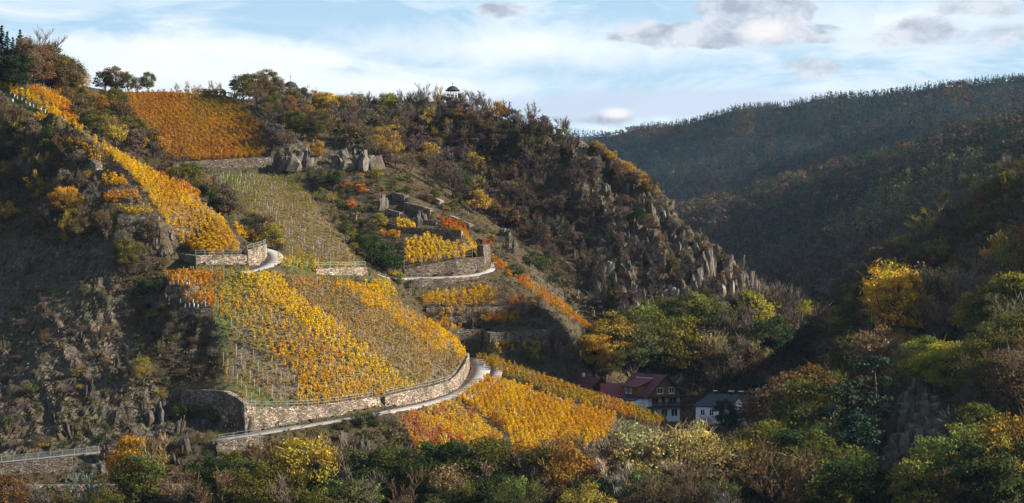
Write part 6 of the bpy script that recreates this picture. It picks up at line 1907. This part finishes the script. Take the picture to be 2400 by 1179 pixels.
rock_mass(((828, 395, 8.0, 1.7, 0), (806, 392, 8.5, 1.5, 1), (856, 392, 8.6, 1.8, 3), (815, 360, 6.0, 1.4, 1)), "tall grey rock face, right one of the twin faces above the second rib", .75, .45)
for x, y, h, w, i, lab in ((895, 492, 6.0, 1.1, 1, "dark rock stub beside the rib walls"), (985, 525, 5.0, 1.2, 0, "brown rock under the buttressed wall"), (822, 520, 5.0, 1.0, 3, "rock beside the green gully"), (1180, 560, 5.0, 1.2, 2, "grey rock at the outer end of the second rib"), (1196, 590, 5.0, 1.0, 0, "rock below the outer end of the second rib")):
    rock_at(x, y, h, lab, None, .7, w, i)
rr = random.Random(5)
CR = [(1640, 640), (1655, 700), (1700, 700), (1720, 690), (1735, 640), (1745, 700), (1760, 700), (1690, 720), (1640, 720), (1600, 730), (1610, 660), (1560, 700), (1470, 770), (1500, 700), (1460, 690), (1400, 640), (1420, 700), (1480, 520), (1500, 470), (1450, 430), (1420, 440), (1380, 400), (1560, 560), (1590, 590), (1620, 600), (1540, 620), (1520, 580), (1440, 560), (1360, 520), (1340, 430), (1295, 345), (1780, 715), (1770, 680), (1710, 640), (1660, 590), (1580, 520), (1530, 500), (1390, 745), (1450, 740)]
for x, y in CR:
    low = (y - (x - 1400) * 0.85) / 400 > 0.4
    rock_at(x, y, rr.uniform(5, 10) if (x > 1590 and y > 600) else rr.uniform(2.4, 5.5), "pale slate crag jutting out of the rocky slope", "crags of the rocky slope", rr.uniform(.7, 1.4), rr.uniform(.4, .7), rr.choice((0, 1, 3, 5, 5)))
for x, y, h in [(1640, 690, 12), (1662, 640, 11), (1735, 705, 13), (1722, 655, 10), (1757, 692, 11), (1690, 735, 8), (1612, 725, 10), (1572, 705, 9), (1500, 745, 12), (1462, 765, 10), (1400, 690, 8), (1424, 640, 8), (1545, 620, 8), (1782, 718, 7), (1600, 650, 9), (1700, 690, 9), (1560, 512, 6), (1598, 556, 6), (1636, 590, 7), (1668, 622, 7), (1702, 655, 7), (1500, 480, 5), (1470, 440, 5), (1530, 660, 8), (1480, 690, 8)]:
    rock_at(x, y, h, "tall pale slab of slate low on the crags", "tall slabs of the crags", rr.uniform(.7, 1.25), rr.uniform(.55, .85), rr.choice((0, 1, 3)), .4, rr.uniform(-.5, .2))
for k in range(90):
    x = rr.uniform(1340, 1790); y = rr.uniform(380, 740)
    if y < 330 + (x - 1330) * 0.84: continue
    rock_at(x, y, rr.uniform(2.5, 7.0), "pale slate crag jutting out of the rocky slope", "crags of the rocky slope", rr.uniform(.4, 1.1), rr.uniform(.4, .7), rr.choice((1, 3, 5)))
rock_mass(((2115, 1085, 10, 1.2, 2), (2085, 1100, 8, 1.2, 4), (2150, 1075, 10, 1.2, 2), (2190, 1080, 9, 1.2, 4), (2110, 1030, 10, 1.1, 2), (2150, 1015, 11, 1.1, 2), (2190, 1030, 9, 1.2, 4), (2140, 960, 9, 1.0, 0), (2165, 975, 8, 1.1, 2), (2120, 985, 8, 1.1, 4), (2150, 1130, 8, 1.3, 4), (2105, 1135, 7, 1.3, 4)),
          "big grey rock standing among the trees on the near right slope", .6, .35)
LC = [(380, 960), (420, 1020), (470, 1010), (360, 990), (440, 1060), (410, 1090), (500, 1060), (250, 1080), (240, 1110)]
for x, y in LC: rock_at(x, y, rr.uniform(3.5, 6), "brown rock in the gully under the curved wall end", "rocks of the gully", .42, rr.uniform(.9, 1.3))
for k in range(14):
    x = rr.uniform(0, 400); y = rr.uniform(600, 1030)
    if y < 560 + (x / 400) * 150: continue
    rock_at(x, y, rr.uniform(2.5, 6), "dark rib of slate on the left rock face", "ribs of the left rock face", rr.uniform(.25, .42), rr.uniform(.7, 1.0), rr.choice((1, 5, 5)), .45)
for x, y in ((800, 1040), (850, 1055), (770, 1060)): rock_at(x, y, 4.0, "brown rock on the bank below the long wall", "rocks on the bank below the long wall", .4, 1.2)
for x, y in ((400, 560), (380, 600), (365, 575)): rock_at(x, y, 3.0, "rock ledge between the scrub and the spur field", "rock ledges beside the spur field", .8, 1.0)

# ------------------------------------------------------------------ undergrowth: grass, brambles and dead stalks nobody could count
r_ = np.random.default_rng(31)
nb = NB()
n_try = 22000
PXr, PYr = r_.uniform(-40, 2440, n_try), r_.uniform(150, 1260, n_try)
hz = hardmask
for x, y in zip(PXr, PYr):
    d = Vector(((x - CX) / F, 1.0, (HOR - y) / F)).normalized()
    h = BV.ray_cast(EYE, d, 6000)[0]
    if h is None or h.y > 700 or h.y < 280: continue
    i, j = min(np.searchsorted(gy, h.y), ny - 1), min(np.searchsorted(gx, h.x), nx - 1)
    if roadmask[i, j]: continue
    edge_ = hardmask[i, j] > 0.35
    fl, rk, tf = field[i, j], rock[i, j], turf[i, j]
    if rk > 0.5 and r_.random() < 0.62: continue
    if fl > 0.5 and r_.random() < 0.5: continue
    n = int(r_.integers(8, 17))
    hgt = r_.uniform(0.2, 0.5) if (fl > .5 or tf > .4 or edge_) else r_.uniform(0.5, 1.9)
    wd = hgt * r_.uniform(.7, 1.3)
    nz_ = float(vnoise(np.array([[h.x / 14, h.y / 14, h.z / 14]]), 3)[0])
    if tf > .4: c = np.array((0.085, 0.115, 0.022))
    elif fl > .5: c = np.array((0.13, 0.12, 0.04))
    else:
        pick = [(0.10, 0.068, 0.036), (0.135, 0.10, 0.055), (0.075, 0.068, 0.020), (0.055, 0.065, 0.016), (0.17, 0.13, 0.065), (0.085, 0.060, 0.048)]
        w_ = np.array([3, 2, 2 + 2 * nz_, 1.5 + 3 * nz_, 1, 2 - 1.5 * nz_]).clip(0.1)
        c = np.array(pick[r_.choice(6, p=w_ / w_.sum())])
    dd_ = rand_dirs(n, r_); dd_[:, 2] = np.abs(dd_[:, 2])
    C = np.array(h) + dd_ * np.array((wd, wd, hgt)) * (r_.random(n) ** .5)[:, None] + (0, 0, 0.05)
    V, Q = leaf_quads(C, r_.uniform(.2, .5, n) * (0.6 + .5 * hgt), r_, dd_)
    nb.add(V, Q, np.repeat(c * tint_of(n, r_, .65, 1.35, .07), 4, 0))
V, Q, T = nb.arrays()
ug = link("undergrowth", mesh_np("undergrowth", V, Q, [M["leaf"]], attr={"tint": T}))
tag(ug, "low brambles, dry grass and dead stalks covering the slopes", "undergrowth", kind="stuff")

# ------------------------------------------------------------------ far forests
def far_tree(nb, p, h, conif, c, r, n):
    p = p - np.array((0, 0, 0.16 * h))
    if conif:
        z = r.uniform(0.12, 1.0, n); rad = 0.33 * (1.05 - z) * h * r.uniform(.5, 1.1, n)
        a = r.uniform(0, 6.28, n)
        C = np.stack([np.cos(a) * rad, np.sin(a) * rad, z * h], 1)
        V, Q = leaf_quads(C + p, h * 0.17 * r.uniform(.7, 1.3, n) * (1.2 - .7 * z), r, 1.8 * np.stack([np.cos(a), np.sin(a), np.full(n, .6)], 1))
    else:
        d = rand_dirs(n, r); d[:, 2] = d[:, 2] * .8 + .15
        C = d * np.array((.36, .36, .38)) * h * (r.random(n) ** .35)[:, None] + (0, 0, .6 * h)
        V, Q = leaf_quads(C + p, h * 0.19 * r.uniform(.6, 1.3, n), r, d * 1.8)
    nb.add(V, Q, np.repeat(c * tint_of(n, r, .7, 1.3, .06), 4, 0))
r_ = np.random.default_rng(41)
fa, fb, fc = NB(), NB(), NB()
cells = {}
FARP = [(1180, 290), (1340, 300), (1700, 235), (2100, 195), (2440, 150), (2440, 480), (2200, 560), (1900, 740), (1820, 740), (1700, 640), (1560, 490), (1400, 370), (1240, 320)]
cnt = 0
SKY_Y = {}
for x in range(1180, 2470, 4):
    lo_, hi_ = 120.0, 520.0
    for _ in range(12):
        mid_ = (lo_ + hi_) / 2
        if BV.ray_cast(EYE, Vector(((x - CX) / F, 1.0, (HOR - mid_) / F)).normalized(), 6000)[0] is None: lo_ = mid_
        else: hi_ = mid_
    SKY_Y[x] = hi_
for k in range(56000):
    x, y = r_.uniform(1180, 2460), r_.uniform(150, 760)
    if k % 4 == 0: y = SKY_Y[1180 + int((x - 1180) // 4) * 4] + r_.uniform(0.3, 14)
    d = Vector(((x - CX) / F, 1.0, (HOR - y) / F)).normalized()
    h = BV.ray_cast(EYE, d, 6000)[0]
    if h is None or h.y < 690: continue
    near_ = h.y < 1330
    g = 3.6 if near_ else (4.0 if h.y < 2500 else 9)
    key = (int(h.x // g), int(h.y // (g * 1.6)))
    if cells.get(key, 0) >= 1: continue
    cells[key] = 1
    nz_ = float(vnoise(np.array([[x / 70, y / 45, 1.0]]), 4)[0]); nz2 = float(vnoise(np.array([[x / 22, y / 16, 2.0]]), 6)[0])
    if h.y > 2500:
        far_tree(fc, np.array(h), r_.uniform(14, 20), True, np.array((0.03, 0.045, 0.035)), r_, 18)
    elif not near_:
        con = (nz_ < 0.72 and x < 2050) or nz_ < 0.2
        if r_.random() < .12: con = not con
        c = np.array((0.028, 0.052, 0.050)) if con else np.array([(0.10, 0.068, 0.045), (0.085, 0.06, 0.05), (0.07, 0.068, 0.028)][r_.integers(0, 3)])  # teal needles: blue of distant haze painted into the conifer colour
        far_tree(fa, np.array(h), r_.uniform(6.5, 9.5) * (1.0 if con else .9), con, c * (1 + .3 * nz2), r_, 26)
    else:
        lit = math.exp(-(((x - 2130) / 230) ** 2 + ((y - 470 + (x - 2130) * 0.45) / 60) ** 2))  # sunlit patch of the far hill, painted as paler tree colour
        below_ = y - (470 - (x - 1570) * 0.282)
        con = r_.random() < (0.12 if below_ < 34 + 20 * nz_ else (0.75 if (x > 1720 and below_ < 200 + 40 * nz_) else 0.22 - .3 * nz_))
        c = np.array((0.040, 0.058, 0.030)) if con else np.array([(0.115, 0.075, 0.052), (0.095, 0.064, 0.056), (0.14, 0.085, 0.045), (0.09, 0.078, 0.035)][r_.integers(0, 4)])
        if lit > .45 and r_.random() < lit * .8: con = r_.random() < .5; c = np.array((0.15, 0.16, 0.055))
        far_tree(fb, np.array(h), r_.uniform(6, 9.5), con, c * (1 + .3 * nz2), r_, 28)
    cnt += 1
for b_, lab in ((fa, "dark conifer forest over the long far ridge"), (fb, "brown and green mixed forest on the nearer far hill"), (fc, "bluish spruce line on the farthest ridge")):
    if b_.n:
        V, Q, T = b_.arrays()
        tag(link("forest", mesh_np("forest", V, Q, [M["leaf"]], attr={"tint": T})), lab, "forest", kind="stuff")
print("VINES", NV[0], "FAR", cnt, COUNT, "tris", sum(len(o.polygons) for o in bpy.data.meshes) * 2)

# ------------------------------------------------------------------ the air over the valley
zlo = float(ter_v[:, 2].min()) - 1.5
zhi = max(float(ter_v[:, 2].max()) + 40.0, ZC + 6.0)
m_, t_ = new_mat("haze")
out_ = N(t_, "ShaderNodeOutputMaterial")
pv = N(t_, "ShaderNodeVolumePrincipled")
pv.inputs["Color"].default_value = (0.48, 0.70, 1.0, 1)
pv.inputs["Density"].default_value = 0.00003
pv.inputs["Anisotropy"].default_value = 0.2
t_.links.new(pv.outputs[0], out_.inputs["Volume"])
hz_ = MB().box(gx[0] - 20, gx[-1] + 20, gy[0] - 20, gy[-1] + 20, zlo, zhi).build("haze", m_)
tag(hz_, "thin blue autumn haze filling the valley air", "haze", kind="stuff")
scene.cycles.volume_bounces = 0
